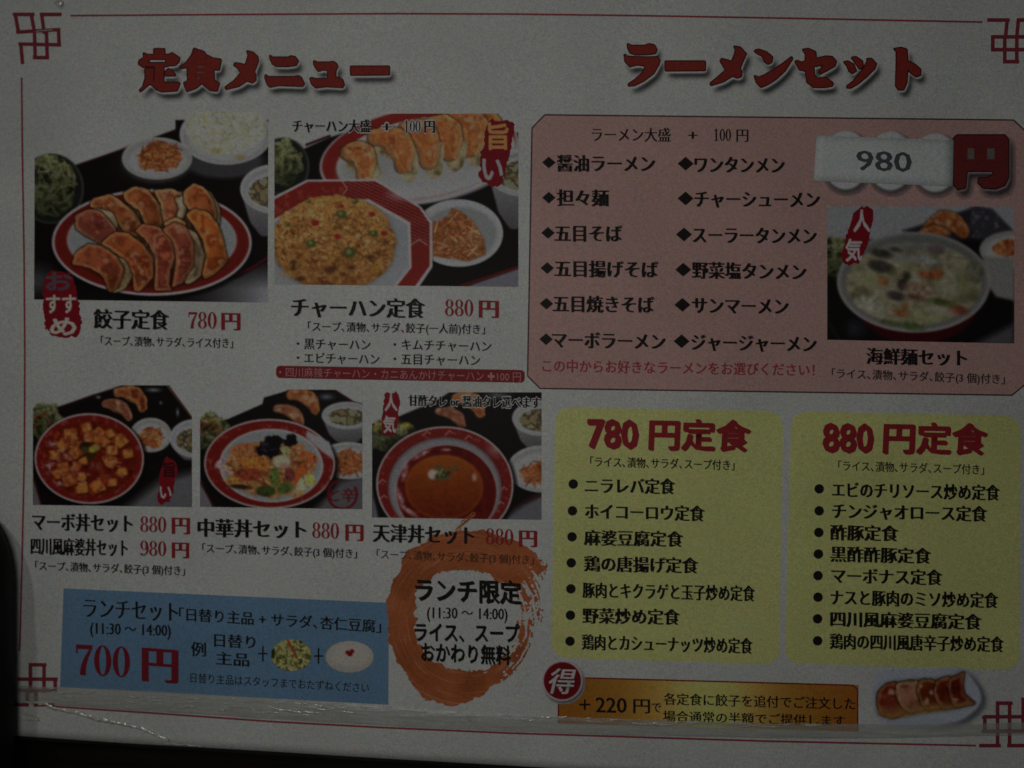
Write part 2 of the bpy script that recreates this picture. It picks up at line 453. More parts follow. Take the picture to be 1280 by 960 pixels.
        w.put(np.clip(1 - np.abs(sd - 6.2) / 1.2, 0, 1) * np.clip(vnoise(w.X, w.Y, 8, seed + 4) * 2 - .9, 0, 1) * .55, k_ * .75)
        w.put(np.clip((fbm(w.X, w.Y, 9, seed + 21, 2) - .66) * 9, 0, 1) * q * blister, (114, 98, 72))
        s.C[i0:i1, j0:j1] = w.C
    def glyph(s, txt, x0, x1, ya, yb, h, c, style=MIN, slant=0, a=1.0, blur=0, dx=0, dy=0, rotate=None):
        m = s.raster(txt, x0, x1, ya, yb, h, style, slant, dx, dy, rotate)
        if blur: m = blur2(m, blur)
        s.put(m * a, c); return m
    def raster(s, txt, x0, x1, ya, yb, h, style=MIN, slant=0, dx=0, dy=0, rotate=None):
        v, t = text_px(txt, x0, x1, ya, yb, h, style, slant)
        if rotate: 
            a = math.radians(rotate); cx, cy = (x0 + x1) / 2, (ya + yb) / 2; x = v[:, 0] - cx; y = v[:, 1] - cy
            v[:, 0] = cx + x * math.cos(a) - y * math.sin(a); v[:, 1] = cy + x * math.sin(a) + y * math.cos(a)
        SS = 3; st = (s.x[1] - s.x[0]) / SS; W = len(s.x) * SS; H = len(s.y) * SS
        buf = np.zeros((H, W), bool); X = (v[:, 0] + dx - s.x[0]) / st + 1; Y = (v[:, 1] + dy - s.y[0]) / st + 1
        for a, b, c in t:
            xs = X[[a, b, c]]; ys = Y[[a, b, c]]
            i0 = max(0, int(math.floor(ys.min()))); i1 = min(H, int(math.ceil(ys.max())) + 1); j0 = max(0, int(math.floor(xs.min()))); j1 = min(W, int(math.ceil(xs.max())) + 1)
            if i1 <= i0 or j1 <= j0: continue
            yy, xx = np.mgrid[i0:i1, j0:j1]; yy = yy + .5; xx = xx + .5
            e = [(xs[(k + 1) % 3] - xs[k]) * (yy - ys[k]) - (ys[(k + 1) % 3] - ys[k]) * (xx - xs[k]) for k in range(3)]
            ins = ((e[0] >= 0) & (e[1] >= 0) & (e[2] >= 0)) | ((e[0] <= 0) & (e[1] <= 0) & (e[2] <= 0))
            buf[i0:i1, j0:j1] |= ins
        return buf.reshape(len(s.y), SS, len(s.x), SS).mean((1, 3))
    def build(s, name, parent, layer, label=None, warp=None, cut=None, blur=0.0):
        C = s.C
        if blur: C = np.stack([blur2(C[..., k], blur) for k in range(3)], -1)
        Xw, Yw = (s.X, s.Y) if warp is None else warp(s.X, s.Y)
        vs = P(Xw, Yw, layer).reshape(-1, 3); ny, nx = s.X.shape
        i = np.arange(ny - 1)[:, None] * nx + np.arange(nx - 1)[None, :]
        f = np.stack([i, i + nx, i + nx + 1, i + 1], -1)
        keep = (s.A[:-1, :-1] + s.A[1:, :-1] + s.A[:-1, 1:] + s.A[1:, 1:]) / 4 > .5
        f = f[keep]
        C = tone(C)
        used = np.zeros(len(vs), bool); used[f.ravel()] = True; idx = np.cumsum(used) - 1
        col = np.clip((lin(C) - 0.0022) / (WHITE - 0.0022) * 0.74, 0.006, 0.85).reshape(-1, 3)
        o = make_mesh(name, vs[used], idx[f].astype(np.int32), photo_material(), parent, col[used])
        if label: o['label'] = label
        return o
def blur2(m, sg):
    k = np.exp(-np.arange(-int(3 * sg + 1), int(3 * sg + 1) + 1) ** 2 / (2 * sg * sg)); k /= k.sum(); r = len(k) // 2
    p = np.pad(m, r, mode='edge'); p = np.apply_along_axis(lambda v: np.convolve(v, k, 'valid'), 0, p); return np.apply_along_axis(lambda v: np.convolve(v, k, 'valid'), 1, p)

# ================================================================== SCENE
# ---- table under the menu
def noise_material(name, c1, c2, scale, rough, spec=.5):
    m = bpy.data.materials.new(name); m.use_nodes = True; nt = m.node_tree; b = nt.nodes['Principled BSDF']
    g = nt.nodes.new('ShaderNodeNewGeometry'); mp = nt.nodes.new('ShaderNodeMapping'); mp.inputs['Scale'].default_value = scale
    n = nt.nodes.new('ShaderNodeTexNoise'); n.inputs['Scale'].default_value = 1; n.inputs['Detail'].default_value = 5
    r = nt.nodes.new('ShaderNodeValToRGB'); r.color_ramp.elements[0].position = .35; r.color_ramp.elements[1].position = .65
    r.color_ramp.elements[0].color = (*c1, 1); r.color_ramp.elements[1].color = (*c2, 1)
    nt.links.new(g.outputs['Position'], mp.inputs[0]); nt.links.new(mp.outputs[0], n.inputs['Vector']); nt.links.new(n.outputs['Fac'], r.inputs[0])
    nt.links.new(r.outputs[0], b.inputs['Base Color']); b.inputs['Roughness'].default_value = rough; b.inputs['Specular IOR Level'].default_value = spec
    bp = nt.nodes.new('ShaderNodeBump'); bp.inputs['Strength'].default_value = .15; bp.inputs['Distance'].default_value = .0004
    nt.links.new(n.outputs['Fac'], bp.inputs['Height']); nt.links.new(bp.outputs[0], b.inputs['Normal'])
    return m
tm = noise_material('dark_table_wood', (.006, .0045, .0035), (.016, .012, .009), (18, 240, 60), .45, .3)
tb = make_mesh('table_top', [(-.7, -.6, -.009), (.7, -.6, -.009), (.7, .6, -.009), (-.7, .6, -.009), (-.7, -.6, -.04), (.7, -.6, -.04), (.7, .6, -.04), (-.7, .6, -.04)],
               [[0, 1, 2, 3], [7, 6, 5, 4], [4, 5, 1, 0], [5, 6, 2, 1], [6, 7, 3, 2], [7, 4, 0, 3]], tm)
tb['kind'] = 'structure'

# ---- the menu
menu = bpy.data.objects.new('menu', None); COL.objects.link(menu); menu.location = (0, 0, 0)
menu['label'] = 'white plastic-sleeved lunch menu with food photos, Japanese dishes and red frame'
menu['category'] = 'menu'

def bottom_edge(px):   # lower edge of the paper in the picture
    return np.interp(px, [-80, 0, 160, 320, 480, 640, 800, 1400], [912, 918, 929, 938, 948, 957, 967, 1003])
def left_edge(py):
    return np.interp(py, [-60, 400, 900, 1000], [-34, -26, -4, 0])

def sheet_grid(name, layer, mat, grow=0.0, n=(120, 90)):
    U, V = np.meshgrid(np.linspace(0, 1, n[0] + 1), np.linspace(0, 1, n[1] + 1))
    top = -34.0 - grow
    Y = top + V * 1000; X = left_edge(Y) - grow + U * (1336 + grow - left_edge(Y) + grow)
    Y = top + V * (bottom_edge(X) + grow - top); X = left_edge(Y) - grow + U * (1336 + 2 * grow - left_edge(Y))
    vs = P(X, Y, layer).reshape(-1, 3); vb = vs - np.array([0, 0, .0003])
    nx = n[0] + 1; i = np.arange(n[1])[:, None] * nx + np.arange(n[0])[None, :]
    f = np.stack([i, i + nx, i + nx + 1, i + 1], -1).reshape(-1, 4); N = len(vs)
    fb = f[:, ::-1] + N
    b = list(range(0, nx)) + [nx * (r + 1) - 1 for r in range(1, n[1] + 1)] + [nx * n[1] + c for c in range(nx - 2, -1, -1)] + [nx * r for r in range(n[1] - 1, 0, -1)]
    b = np.array(b); b2 = np.roll(b, -1); side = np.stack([b, b2, b2 + N, b + N], -1)
    return make_mesh(name, np.concatenate([vs, vb]), np.concatenate([f, fb, side]), mat, menu, smooth_shade=True)
paper = sheet_grid('paper_sheet', 0, PAPER)
# plastic backing of the sleeve that stands out past the paper's edge
sleeve_m = noise_material('sleeve_plastic', (.030, .030, .027), (.05, .05, .045), (60, 500, 60), .3, .5)
sheet_grid('sleeve_back', -.42, sleeve_m, grow=4.5, n=(60, 45))

# ---- frame lines and corner ornaments
strokes('frame_line', [[(88, 19.5), (300, 18), (490, 17), (640, 17.5), (800, 19.5), (1000, 23), (1150, 26), (1228, 27.5)]], 1.1, .12, LINE, menu)
strokes('frame_line', [[(27, 97), (28, 200), (30, 320), (31, 440), (30.5, 560), (28, 680), (25, 800), (24, 814)]], 1.1, .12, LINE, menu)
strokes('frame_line', [[(66, 883), (200, 892), (340, 902), (480, 909.5), (640, 916.5), (800, 921.5), (960, 926.5), (1100, 929.5), (1220, 932)]], 1.2, .12, LINE, menu)
orn = M('ornament_red_ink', (66, 26, 29))
bars('corner_ornament', [((18, 18), (41, 18)), ((19, 18), (23, 40)), ((39, 18), (43, 40)), ((22, 40), (73, 37)), ((73, 37), (74, 56)), ((25, 55), (74, 56)), ((26, 55), (28, 78)),
      ((43, 40), (44, 72)), ((43, 72), (59, 72)), ((58, 40), (59, 72)), ((52, 18), (75, 18)), ((52, 18), (55, 40))], 2.3, .12, orn, menu)
bars('corner_ornament', [((1236, 25), (1260, 25)), ((1259, 25), (1257, 46)), ((1241, 46), (1302, 46)), ((1241, 46), (1241, 62)), ((1241, 62), (1300, 62)), ((1256, 46), (1256, 77)),
      ((1256, 77), (1272, 77)), ((1271, 46), (1271, 77)), ((1273, 25), (1271, 46)), ((1273, 25), (1296, 25))], 2.3, .12, orn, menu)
bars('corner_ornament', [((38, 831), (56, 831)), ((38, 831), (38, 864)), ((55, 831), (55, 864)), ((24, 849), (70, 849)), ((69, 849), (69, 863)), ((25, 863), (69, 863)),
      ((12, 881), (34, 881)), ((34, 864), (34, 881)), ((44, 881), (66, 881)), ((45, 864), (45, 881))], 2.3, .12, orn, menu)
bars('corner_ornament', [((1247, 879), (1264, 879)), ((1247, 879), (1247, 932)), ((1262, 879), (1262, 914)), ((1229, 896), (1300, 896)), ((1231, 896), (1231, 914)), ((1229, 914), (1300, 914)),
      ((1226, 932), (1249, 932)), ((1262, 914), (1262, 932)), ((1261, 932), (1290, 932)), ((1279, 874), (1279, 914))], 2.3, .12, orn, menu)

# ---- headings with printed halo and drop shadow
def tri_polys(name, polys, layer, mat, parent, r=1.6):
    """filled letter shapes cut out along their outlines"""
    import bmesh
    V = []; F = []; off = 0
    for k, poly in enumerate(polys):
        pts = outline_pts(poly, [min(r, .45 * min(np.linalg.norm(np.subtract(poly[i], poly[i - 1])), np.linalg.norm(np.subtract(poly[i], poly[(i + 1) % len(poly)])))) for i in range(len(poly))], 3)
        bm = bmesh.new(); bm.faces.new([bm.verts.new((p[0], p[1], 0)) for p in pts]); bm.normal_update(); bmesh.ops.triangulate(bm, faces=bm.faces[:]); bm.verts.index_update()
        V.append(P(pts[:, 0], pts[:, 1], layer + .0015 * k))
        for f in bm.faces:
            i = [v.index for v in f.verts]; q = pts[i]; ar = (q[1][0] - q[0][0]) * (q[2][1] - q[0][1]) - (q[1][1] - q[0][1]) * (q[2][0] - q[0][0])
            F.append([j + off for j in (i[::-1] if ar > 0 else i)])
        bm.free(); off += len(pts)
    return make_mesh(name, np.concatenate(V), F, mat, parent)
def rim_polys(name, polys, hw, layer, mat, parent):
    V = []; F = []; off = 0
    for k, poly in enumerate(polys):
        v, f = stroke_arrays(outline_pts(poly, .6, 2), hw, True); V.append(P(v[:, 0], v[:, 1], layer + .0015 * k)); F += [[j + off for j in q] for q in f]; off += len(v)
    return make_mesh(name, np.concatenate(V), F, mat, parent)
def tr(ox, oy, sc, *polys): return [[(ox + x / sc, oy + y / sc) for x, y in p] for p in polys]
def heading(polys, label, slots=(), name='heading', base=(101, 103, 96), mats=('heading_outline', 'heading_red'), cols=((34, 16, 14), (68, 24, 20)), parent=None, layer=.05, halo=(103, 105, 99)):
    A = np.concatenate([np.array(p) for p in polys]); pad = 20
    pc = Pic(A[:, 0].min() - pad, A[:, 1].min() - pad, A[:, 0].max() + pad, A[:, 1].max() + pad, bg=base)
    m = np.zeros(pc.X.shape)
    for p_ in polys: m = np.maximum(m, pc.poly_m(p_))
    sh = blur2(np.roll(np.roll(m, 8, 0), 5, 1), 3.0); hl = blur2(np.roll(np.roll(m, 2, 0), 1, 1), 1.9)
    pc.put(np.clip(sh * 1.3, 0, 1) * .85, (40, 41, 39)); pc.put(np.clip(hl * 3.2, 0, 1), halo)
    pc.A = ((sh > .02) | (hl > .01)).astype(float)
    root = pc.build(name, parent or menu, layer, label)
    rim_polys('lettering_outline', polys, 1.8 if name == 'yen_sign' else 1.5, layer + .09, M(mats[0], cols[0]), root)
    tri_polys('lettering', polys, layer + .14, M(mats[1], cols[1]), root)
    if slots: tri_polys('lettering_gap', list(slots), layer + .19, M('heading_gap', (56, 52, 48)), root, .4)
    return root
h1 = tr(170, 50, 8,
    [(110, 148), (330, 148), (330, 190), (120, 190)], [(75, 130), (130, 160), (128, 228), (110, 262), (70, 270), (28, 240), (35, 205), (80, 178)],
    [(180, 90), (285, 90), (285, 160), (185, 160)], [(300, 190), (325, 150), (360, 130), (435, 180), (428, 215), (395, 250), (310, 255), (300, 225)],
    [(105, 230), (320, 230), (320, 262), (105, 262)], [(190, 245), (275, 245), (275, 428), (430, 426), (436, 440), (410, 505), (260, 515), (205, 495), (150, 440), (185, 400)],
    [(92, 285), (175, 285), (170, 430), (120, 450), (75, 490), (42, 515), (40, 495), (70, 470), (95, 380)], [(290, 320), (325, 290), (360, 305), (395, 355), (290, 355)],
    [(580, 85), (680, 120), (700, 150), (770, 185), (850, 195), (830, 300), (775, 290), (780, 400), (830, 435), (810, 510), (740, 500), (655, 430), (600, 480), (510, 512), (480, 430), (520, 410), (515, 270), (447, 282), (450, 265), (500, 230), (560, 150)],
    [(1110, 110), (1170, 125), (1215, 170), (1220, 215), (1180, 320), (1195, 350), (1195, 400), (1165, 425), (1110, 405), (1030, 460), (900, 490), (895, 470), (980, 410), (1050, 330), (1020, 280), (980, 250), (990, 230), (1050, 240), (1095, 250), (1115, 190), (1125, 150)])
h1 += tr(330, 50, 8,
    [(60, 155), (85, 175), (240, 175), (270, 162), (310, 170), (340, 210), (320, 250), (230, 262), (120, 260), (85, 235), (62, 180)],
    [(15, 350), (45, 370), (300, 370), (340, 360), (370, 375), (400, 440), (385, 460), (250, 455), (150, 450), (60, 468), (35, 440), (12, 375)],
    [(500, 210), (530, 225), (650, 225), (690, 218), (720, 235), (735, 265), (715, 310), (712, 380), (745, 375), (785, 400), (800, 450), (785, 472), (620, 462), (520, 475), (480, 440), (462, 385), (480, 378), (510, 390), (640, 390), (640, 300), (590, 295), (545, 310), (515, 270), (500, 235)],
    [(868, 265), (1250, 265), (1252, 345), (870, 348)])
heading(h1, 'red heading 定食メニュー with grey drop shadow', tr(170, 50, 8, [(618, 264), (682, 264), (682, 274), (618, 274)], [(612, 320), (684, 320), (684, 330), (612, 330)], [(612, 378), (640, 378), (640, 388), (612, 388)]))
h2 = tr(770, 40, 6.4,
    [(95, 95), (120, 110), (230, 110), (265, 97), (305, 105), (325, 140), (315, 170), (250, 178), (150, 178), (115, 165), (95, 125)],
    [(68, 180), (95, 198), (250, 203), (330, 200), (350, 225), (340, 260), (300, 330), (220, 390), (150, 425), (102, 430), (102, 415), (150, 385), (210, 330), (240, 270), (170, 260), (110, 275), (75, 235)],
    [(395, 235), (712, 235), (712, 305), (398, 308)],
    [(945, 115), (995, 125), (1040, 175), (1015, 230), (990, 290), (1005, 320), (1000, 355), (970, 365), (930, 350), (860, 395), (760, 425), (755, 410), (800, 375), (880, 305), (835, 230), (845, 215), (890, 225), (925, 240), (950, 180), (958, 140)],
    [(1108, 150), (1140, 140), (1200, 160), (1250, 200), (1245, 240), (1215, 255), (1190, 235), (1170, 190), (1130, 170)],
    [(1108, 350), (1140, 365), (1190, 345), (1280, 290), (1340, 250), (1405, 200), (1410, 215), (1350, 310), (1280, 375), (1210, 420), (1160, 440), (1125, 400)])
h2 += tr(970, 40, 6.4,
    [(215, 140), (260, 135), (315, 160), (320, 215), (400, 195), (450, 200), (480, 235), (470, 270), (400, 310), (350, 335), (350, 320), (370, 275), (380, 260), (300, 275), (305, 340), (330, 375), (400, 365), (455, 410), (450, 430), (390, 440), (300, 440), (250, 400), (238, 310), (190, 300), (155, 235), (175, 232), (200, 245), (235, 235), (240, 180)],
    [(545, 240), (575, 235), (620, 260), (640, 310), (610, 330), (585, 310), (570, 270)], [(605, 205), (640, 200), (690, 235), (695, 280), (670, 295), (645, 260), (625, 230)],
    [(730, 215), (765, 215), (800, 255), (790, 290), (730, 350), (660, 410), (600, 445), (570, 445), (570, 432), (620, 395), (680, 320), (730, 240)],
    [(945, 135), (1000, 125), (1045, 140), (1052, 230), (1110, 260), (1155, 300), (1155, 345), (1120, 355), (1085, 330), (1052, 295), (1045, 400), (1020, 460), (980, 460), (960, 430), (965, 260), (965, 155)])
heading(h2, 'red heading ラーメンセット with grey drop shadow')

# ---- pink ramen panel
pink_poly = [(681, 143.5), (1267, 150), (1282, 164), (1282, 480), (1265, 494), (675, 485.5), (659.5, 470), (665, 160)]
def fan_grid(name, poly, radii, layer, mat, parent, label=None, step=18):
    """panel with any outline, cut into small cells so that it follows the sheet"""
    import bmesh
    pts = outline_pts(poly, radii); bm = bmesh.new()
    bm.faces.new([bm.verts.new((p[0], p[1], 0)) for p in pts])
    for ax in (0, 1):
        for c in np.arange(pts[:, ax].min() + step, pts[:, ax].max() - 1, step):
            co = [0, 0, 0]; no = [0, 0, 0]; co[ax] = c; no[ax] = 1
            bmesh.ops.bisect_plane(bm, geom=bm.verts[:] + bm.edges[:] + bm.faces[:], plane_co=co, plane_no=no)
    bm.verts.index_update(); V = np.array([v.co[:2] for v in bm.verts])
    F = []
    for f in bm.faces:
        i = [v.index for v in f.verts]; q = V[i]; ar = sum(q[k][0] * q[(k + 1) % len(q)][1] - q[(k + 1) % len(q)][0] * q[k][1] for k in range(len(q)))
        F.append(i[::-1] if ar > 0 else i)
    bm.free()
    o = make_mesh(name, P(V[:, 0], V[:, 1], layer), F, mat, parent)
    if label: o['label'] = label
    return o
pink = fan_grid('menu_panel', pink_poly, 0, .06, PINK, menu, 'pink panel with cut corners listing the ramen')
strokes('panel_outline', [pink_poly + [pink_poly[0]]], .9, .10, PINKLINE, pink)

def line_pair(items, size, parent, bullet, mat=BLACK, style=MINB, h=19):
    for s, bx, by, x0, x1, ya, yb in items:
        o = text('dish_name', s, x0, x1, ya, yb, h, mat, parent, style, label='dish name ' + s)
        if bullet == 'diamond':
            q = np.array([(bx, by - size / 2 * .86), (bx - size / 2, by), (bx, by + size / 2 * .86), (bx + size / 2, by)])
            make_mesh('bullet', P(q[:, 0], q[:, 1], .3), [[0, 1, 2, 3]], mat, parent)
        else:
            q = disc_arrays((bx, by), size / 2, size / 2, 16)[::-1]
            make_mesh('bullet', P(q[:, 0], q[:, 1], .3), [list(range(16))], mat, parent)
line_pair([('醤油ラーメン', 686, 203, 697, 818, 204, 204.5), ('担々麺', 686, 247, 697, 760, 247, 247.5), ('五目そば', 685, 291, 694, 777, 291.5, 292),
           ('五目揚げそば', 684, 335, 694, 822, 335.5, 337), ('五目焼きそば', 683, 379.5, 692, 817, 379.5, 381), ('マーボラーメン', 682.5, 424, 691, 831, 424.5, 427)], 17, pink, 'diamond', h=21.5)
line_pair([('ワンタンメン', 857, 204.5, 869, 980, 205.5, 206.5), ('チャーシューメン', 857, 248, 869, 1024, 248.5, 249.5), ('スーラータンメン', 855, 293, 867, 1020, 293.5, 295),
           ('野菜塩タンメン', 854, 337, 866, 1007, 337.5, 340), ('サンマーメン', 853, 381, 866, 985, 381.5, 383), ('ジャージャーメン', 852, 426.5, 865, 1020, 427.5, 430)], 20, pink, 'diamond', h=21.5)
text('note', 'ラーメン大盛', 740, 838, 168, 168.5, 18, parent=pink); text('note', '+', 861, 871, 168.5, 168.5, 18, parent=pink)
number('price', '100', 892, 914, 168.5, 168.7, 15, BLACK, pink); text('note', '円', 921, 935, 169, 169, 17, parent=pink)
text('note', 'この中からお好きなラーメンをお選びください！', 678, 1018, 457, 462.5, 16, M('note_red_ink', (82, 30, 34)), pink, SEMI)
text('dish_name', '海鮮麺セット', 1084, 1208, 445, 447.5, 21, parent=pink, style=MINB)
text('note', '｢ライス､漬物､サラダ､餃子(3 個)付き｣', 1040, 1256, 466.5, 474, 12.5, FADED, pink, SEMI)

# slip of paper 980 laid over the old price
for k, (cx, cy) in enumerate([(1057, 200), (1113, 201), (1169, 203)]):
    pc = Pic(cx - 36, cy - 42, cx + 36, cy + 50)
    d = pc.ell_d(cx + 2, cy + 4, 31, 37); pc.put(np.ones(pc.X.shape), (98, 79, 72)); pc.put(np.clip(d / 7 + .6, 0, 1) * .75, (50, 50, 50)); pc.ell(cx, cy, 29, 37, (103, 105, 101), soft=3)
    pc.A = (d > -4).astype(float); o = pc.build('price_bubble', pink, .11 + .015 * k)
heading(tr(1010, 150, 4.74, [(865, 110), (885, 92), (1165, 92), (1185, 115), (1185, 340), (1165, 385), (1110, 405), (1040, 400), (1010, 370), (1015, 345), (1060, 345), (1100, 325), (1100, 300), (940, 300), (930, 400), (890, 410), (865, 380)]),
        'large dark red 円 beside the white slip', tr(1010, 150, 4.74, [(945, 168), (985, 168), (985, 232), (945, 232)], [(1062, 168), (1105, 168), (1105, 232), (1062, 232)]), 'yen_sign', (98, 79, 72), ('yen_outline', 'yen_red'), ((34, 18, 18), (56, 22, 21)), pink, .12, (88, 80, 77))
def slab(name, quad, l0, l1, mat, parent, n=(14, 5)):
    tl, tr, br, bl = [np.array(q, float) for q in quad]; U, V = np.meshgrid(np.linspace(0, 1, n[0] + 1), np.linspace(0, 1, n[1] + 1))
    Q = (tl * ((1 - U) * (1 - V))[..., None] + tr * (U * (1 - V))[..., None] + br * (U * V)[..., None] + bl * ((1 - U) * V)[..., None])
    a = P(Q[..., 0], Q[..., 1], l1).reshape(-1, 3); b = a.copy(); b[:, 2] -= (l1 - l0) * 1e-3; nx = n[0] + 1; N = len(a)
    i = np.arange(n[1])[:, None] * nx + np.arange(n[0])[None, :]; f = np.stack([i, i + nx, i + nx + 1, i + 1], -1).reshape(-1, 4)
    e = list(range(nx)) + [nx * (r + 1) - 1 for r in range(1, n[1] + 1)] + [nx * n[1] + c for c in range(nx - 2, -1, -1)] + [nx * r for r in range(n[1] - 1, 0, -1)]
    e = np.array(e); e2 = np.roll(e, -1); side = np.stack([e, e2, e2 + N, e + N], -1)
    return make_mesh(name, np.concatenate([a, b]), np.concatenate([f, side]), mat, parent)
slip = slab('price_slip', [(1021, 169.5), (1192, 175), (1191, 233), (1017, 226)], .22, .31, SLIP, menu); slip['label'] = 'white paper slip printed 980 pasted over an old price'
text('lettering', '980', 1071, 1139, 199, 201.5, 33, GREYK, slip, SEMI, layer=.33)

# ---- yellow panels
yel1 = fan_grid('menu_panel', [(694, 509), (979, 514), (974, 831), (689, 822)], 22, .06, YELLOW, menu, 'yellow panel of set meals at 780 yen')
yel2 = fan_grid('menu_panel', [(989, 514), (1276, 520), (1274, 838), (981, 829)], 22, .06, YELLOW, menu, 'yellow panel of set meals at 880 yen')
BR = nib(.055, .028, -35)
text('price', '780', 736, 797, 540.5, 541.5, 46, RED, yel1, BR); text('heading_text', '円定食', 813, 937, 543, 545.5, 38, RED, yel1, BR, slant=.04)
text('price', '880', 1030, 1091, 545.5, 546.5, 46, RED, yel2, BR); text('heading_text', '円定食', 1106, 1233, 547.5, 549.5, 38, RED, yel2, BR, slant=.04)
text('note', '｢ライス､漬物､サラダ､スープ付き｣', 738, 918, 577, 581.5, 13, parent=yel1, style=SEMI)
text('note', '｢ライス､漬物､サラダ､スープ付き｣', 1048, 1230, 582, 587, 13, FADED, yel2, SEMI)
line_pair([('ニラレバ定食', 716.5, 605, 732, 843, 607, 608), ('ホイコーロウ定食', 715.5, 638.5, 732, 880, 639, 642), ('麻婆豆腐定食', 715, 671, 731, 853, 672, 674), ('鶏の唐揚げ定食', 714, 703.5, 731, 872, 704.5, 707),
           ('豚肉とキクラゲと玉子炒め定食', 713.5, 736, 729, 943, 737.5, 742), ('野菜炒め定食', 713, 769, 729, 849, 769.5, 771.5), ('鶏肉とカシューナッツ炒め定食', 712.5, 801.5, 728, 940, 802.5, 807.5)], 12, yel1, 'disc', h=20)
line_pair([('エビのチリソース炒め定食', 1024, 611, 1041, 1249, 612, 616), ('チンジャオロース定食', 1024, 638.5, 1041, 1233, 638.5, 642.5), ('酢豚定食', 1023.5, 665.5, 1039, 1122, 665.5, 667), ('黒酢酢豚定食', 1023, 692.5, 1039, 1163, 692.5, 695),
           ('マーボナス定食', 1022.5, 719.5, 1040, 1177, 719.5, 722), ('ナスと豚肉のミソ炒め定食', 1022.5, 746.5, 1039, 1247, 746.5, 750.5), ('四川風麻婆豆腐定食', 1022, 773.5, 1039, 1226, 773.5, 777.5), ('鶏肉の四川風唐辛子炒め定食', 1022, 801, 1038, 1254, 801.5, 805.5)], 12, yel2, 'disc', h=20)

# ---- captions under the photographs
def price(num, x0, x1, xa, xb, y0, y1, y2, h, parent=menu, mat=RED):
    o = number('price', num, x0, x1, y0, y1, h, mat, parent, label='red price ' + num + '円')
    text('yen_sign', '円', xa, xb, y2, y2 + .5, h * 1.12, mat, o, MINB)
text('dish_name', '餃子定食', 118, 210, 398.5, 400, 25, parent=menu, style=MINB, label='caption 餃子定食')
price('780', 235, 271, 278, 299, 400, 400.5, 401, 21)
text('note', '｢スープ､漬物､サラダ､ライス付き｣', 126, 291, 426, 429, 12.5, parent=menu, style=SEMI)
text('dish_name', 'チャーハン定食', 365, 530, 384, 385.5, 25, parent=menu, style=MINB, label='caption チャーハン定食')
price('880', 556, 592, 600, 622, 384.5, 385, 385.5, 21)
text('note', '｢スープ､漬物､サラダ､餃子(一人前)付き｣', 385, 606, 408, 411.5, 12.5, parent=menu, style=SEMI)
for s, x0, x1, a, b in [('・黒チャーハン', 371, 463, 429.5, 431), ('・キムチチャーハン', 492, 614, 430.5, 433), ('・エビチャーハン', 371, 474, 447, 449), ('・五目チャーハン', 492, 600, 448.5, 450.5)]:
    text('note', s, x0, x1, a, b, 14, parent=menu, style=SEMI)
bar = fan_grid('note_bar', [(345, 457), (656, 462.5), (656, 478.5), (345, 472.5)], 6, .06, BARRED, menu, 'dark red bar with pale lettering under the fried rice')
text('lettering', '・四川麻辣チャーハン・カニあんかけチャーハン ✚100 円', 349, 651, 465, 471, 12.5, BARTXT, bar, THIN)
text('dish_name', 'マーボ丼セット', 41, 165, 652, 654.5, 23, parent=menu, style=MINB, label='caption マーボ丼セット')
price('880', 175, 208, 216, 236, 655, 656, 656.5, 20)
text('dish_name', '四川風麻婆丼セット', 39, 159, 682.5, 685, 22, parent=menu, style=MINB, label='caption 四川風麻婆丼セット')
price('980', 175, 208, 216, 235, 685, 686, 687, 19)
text('note', '｢スープ､漬物､サラダ､餃子(3 個)付き｣', 44, 231, 707, 713.5, 12, parent=menu, style=SEMI)
text('dish_name', '中華丼セット', 248, 382, 659.5, 662, 23.5, parent=menu, style=MINB, label='caption 中華丼セット')
price('880', 390, 424, 433, 453, 662.5, 664, 665, 20)
text('note', '｢スープ､漬物､サラダ､餃子(3 個)付き｣', 253, 446, 685, 692, 12, parent=menu, style=SEMI)
text('dish_name', '天津丼セット', 467, 592, 666, 669.5, 23.5, parent=menu, style=MINB, label='caption 天津丼セット')
price('880', 607, 642, 650, 670, 670, 671.5, 672.5, 20)
text('note', '｢スープ､漬物､サラダ､餃子(3 個)付き｣', 471, 667, 692.5, 700, 12, M('caption_ink_on_orange', (44, 29, 20)), menu, SEMI)

# ---- blue lunch box
blue = quad_panel('menu_panel', [(79.5, 735.5), (486, 753.5), (485.5, 881), (75, 859)], .06, BLUE, menu, label='blue lunch set panel with red 700円')
text('dish_name', 'ランチセット', 105, 222, 759.5, 765, 26, parent=blue, style=MIN)
text('note', '(11:30 ～ 14:00)', 113, 213, 784.5, 787.5, 19, parent=blue, style=MIN)
number('price', '700', 94, 163, 824, 828, 39, M('lunch_red_ink', (62, 18, 21)), blue); text('yen_sign', '円', 180, 220, 829, 832, 46, M('lunch_red_ink', (62, 18, 21)), blue, MINB)
text('note', '｢日替り主品 + サラダ､杏仁豆腐｣', 224, 476, 767.5, 783, 16.5, parent=blue, style=SEMI)
text('note', '例', 239, 257, 811, 812, 18, parent=blue, style=SEMI); text('note', '日替り', 268, 319, 800, 803, 17, parent=blue, style=SEMI); text('note', '主品', 270, 311, 822.5, 825, 17, parent=blue, style=SEMI)
for x, y in ((328.5, 817), (398, 820)): bars('plus_sign', [((x - 5, y), (x + 5, y)), ((x, y - 9), (x, y + 9))], .9, .3, BLACK, blue)
text('note', '日替り主品はスタッフまでおたずねください', 238, 461, 847, 860, 12.5, parent=blue, style=THIN)

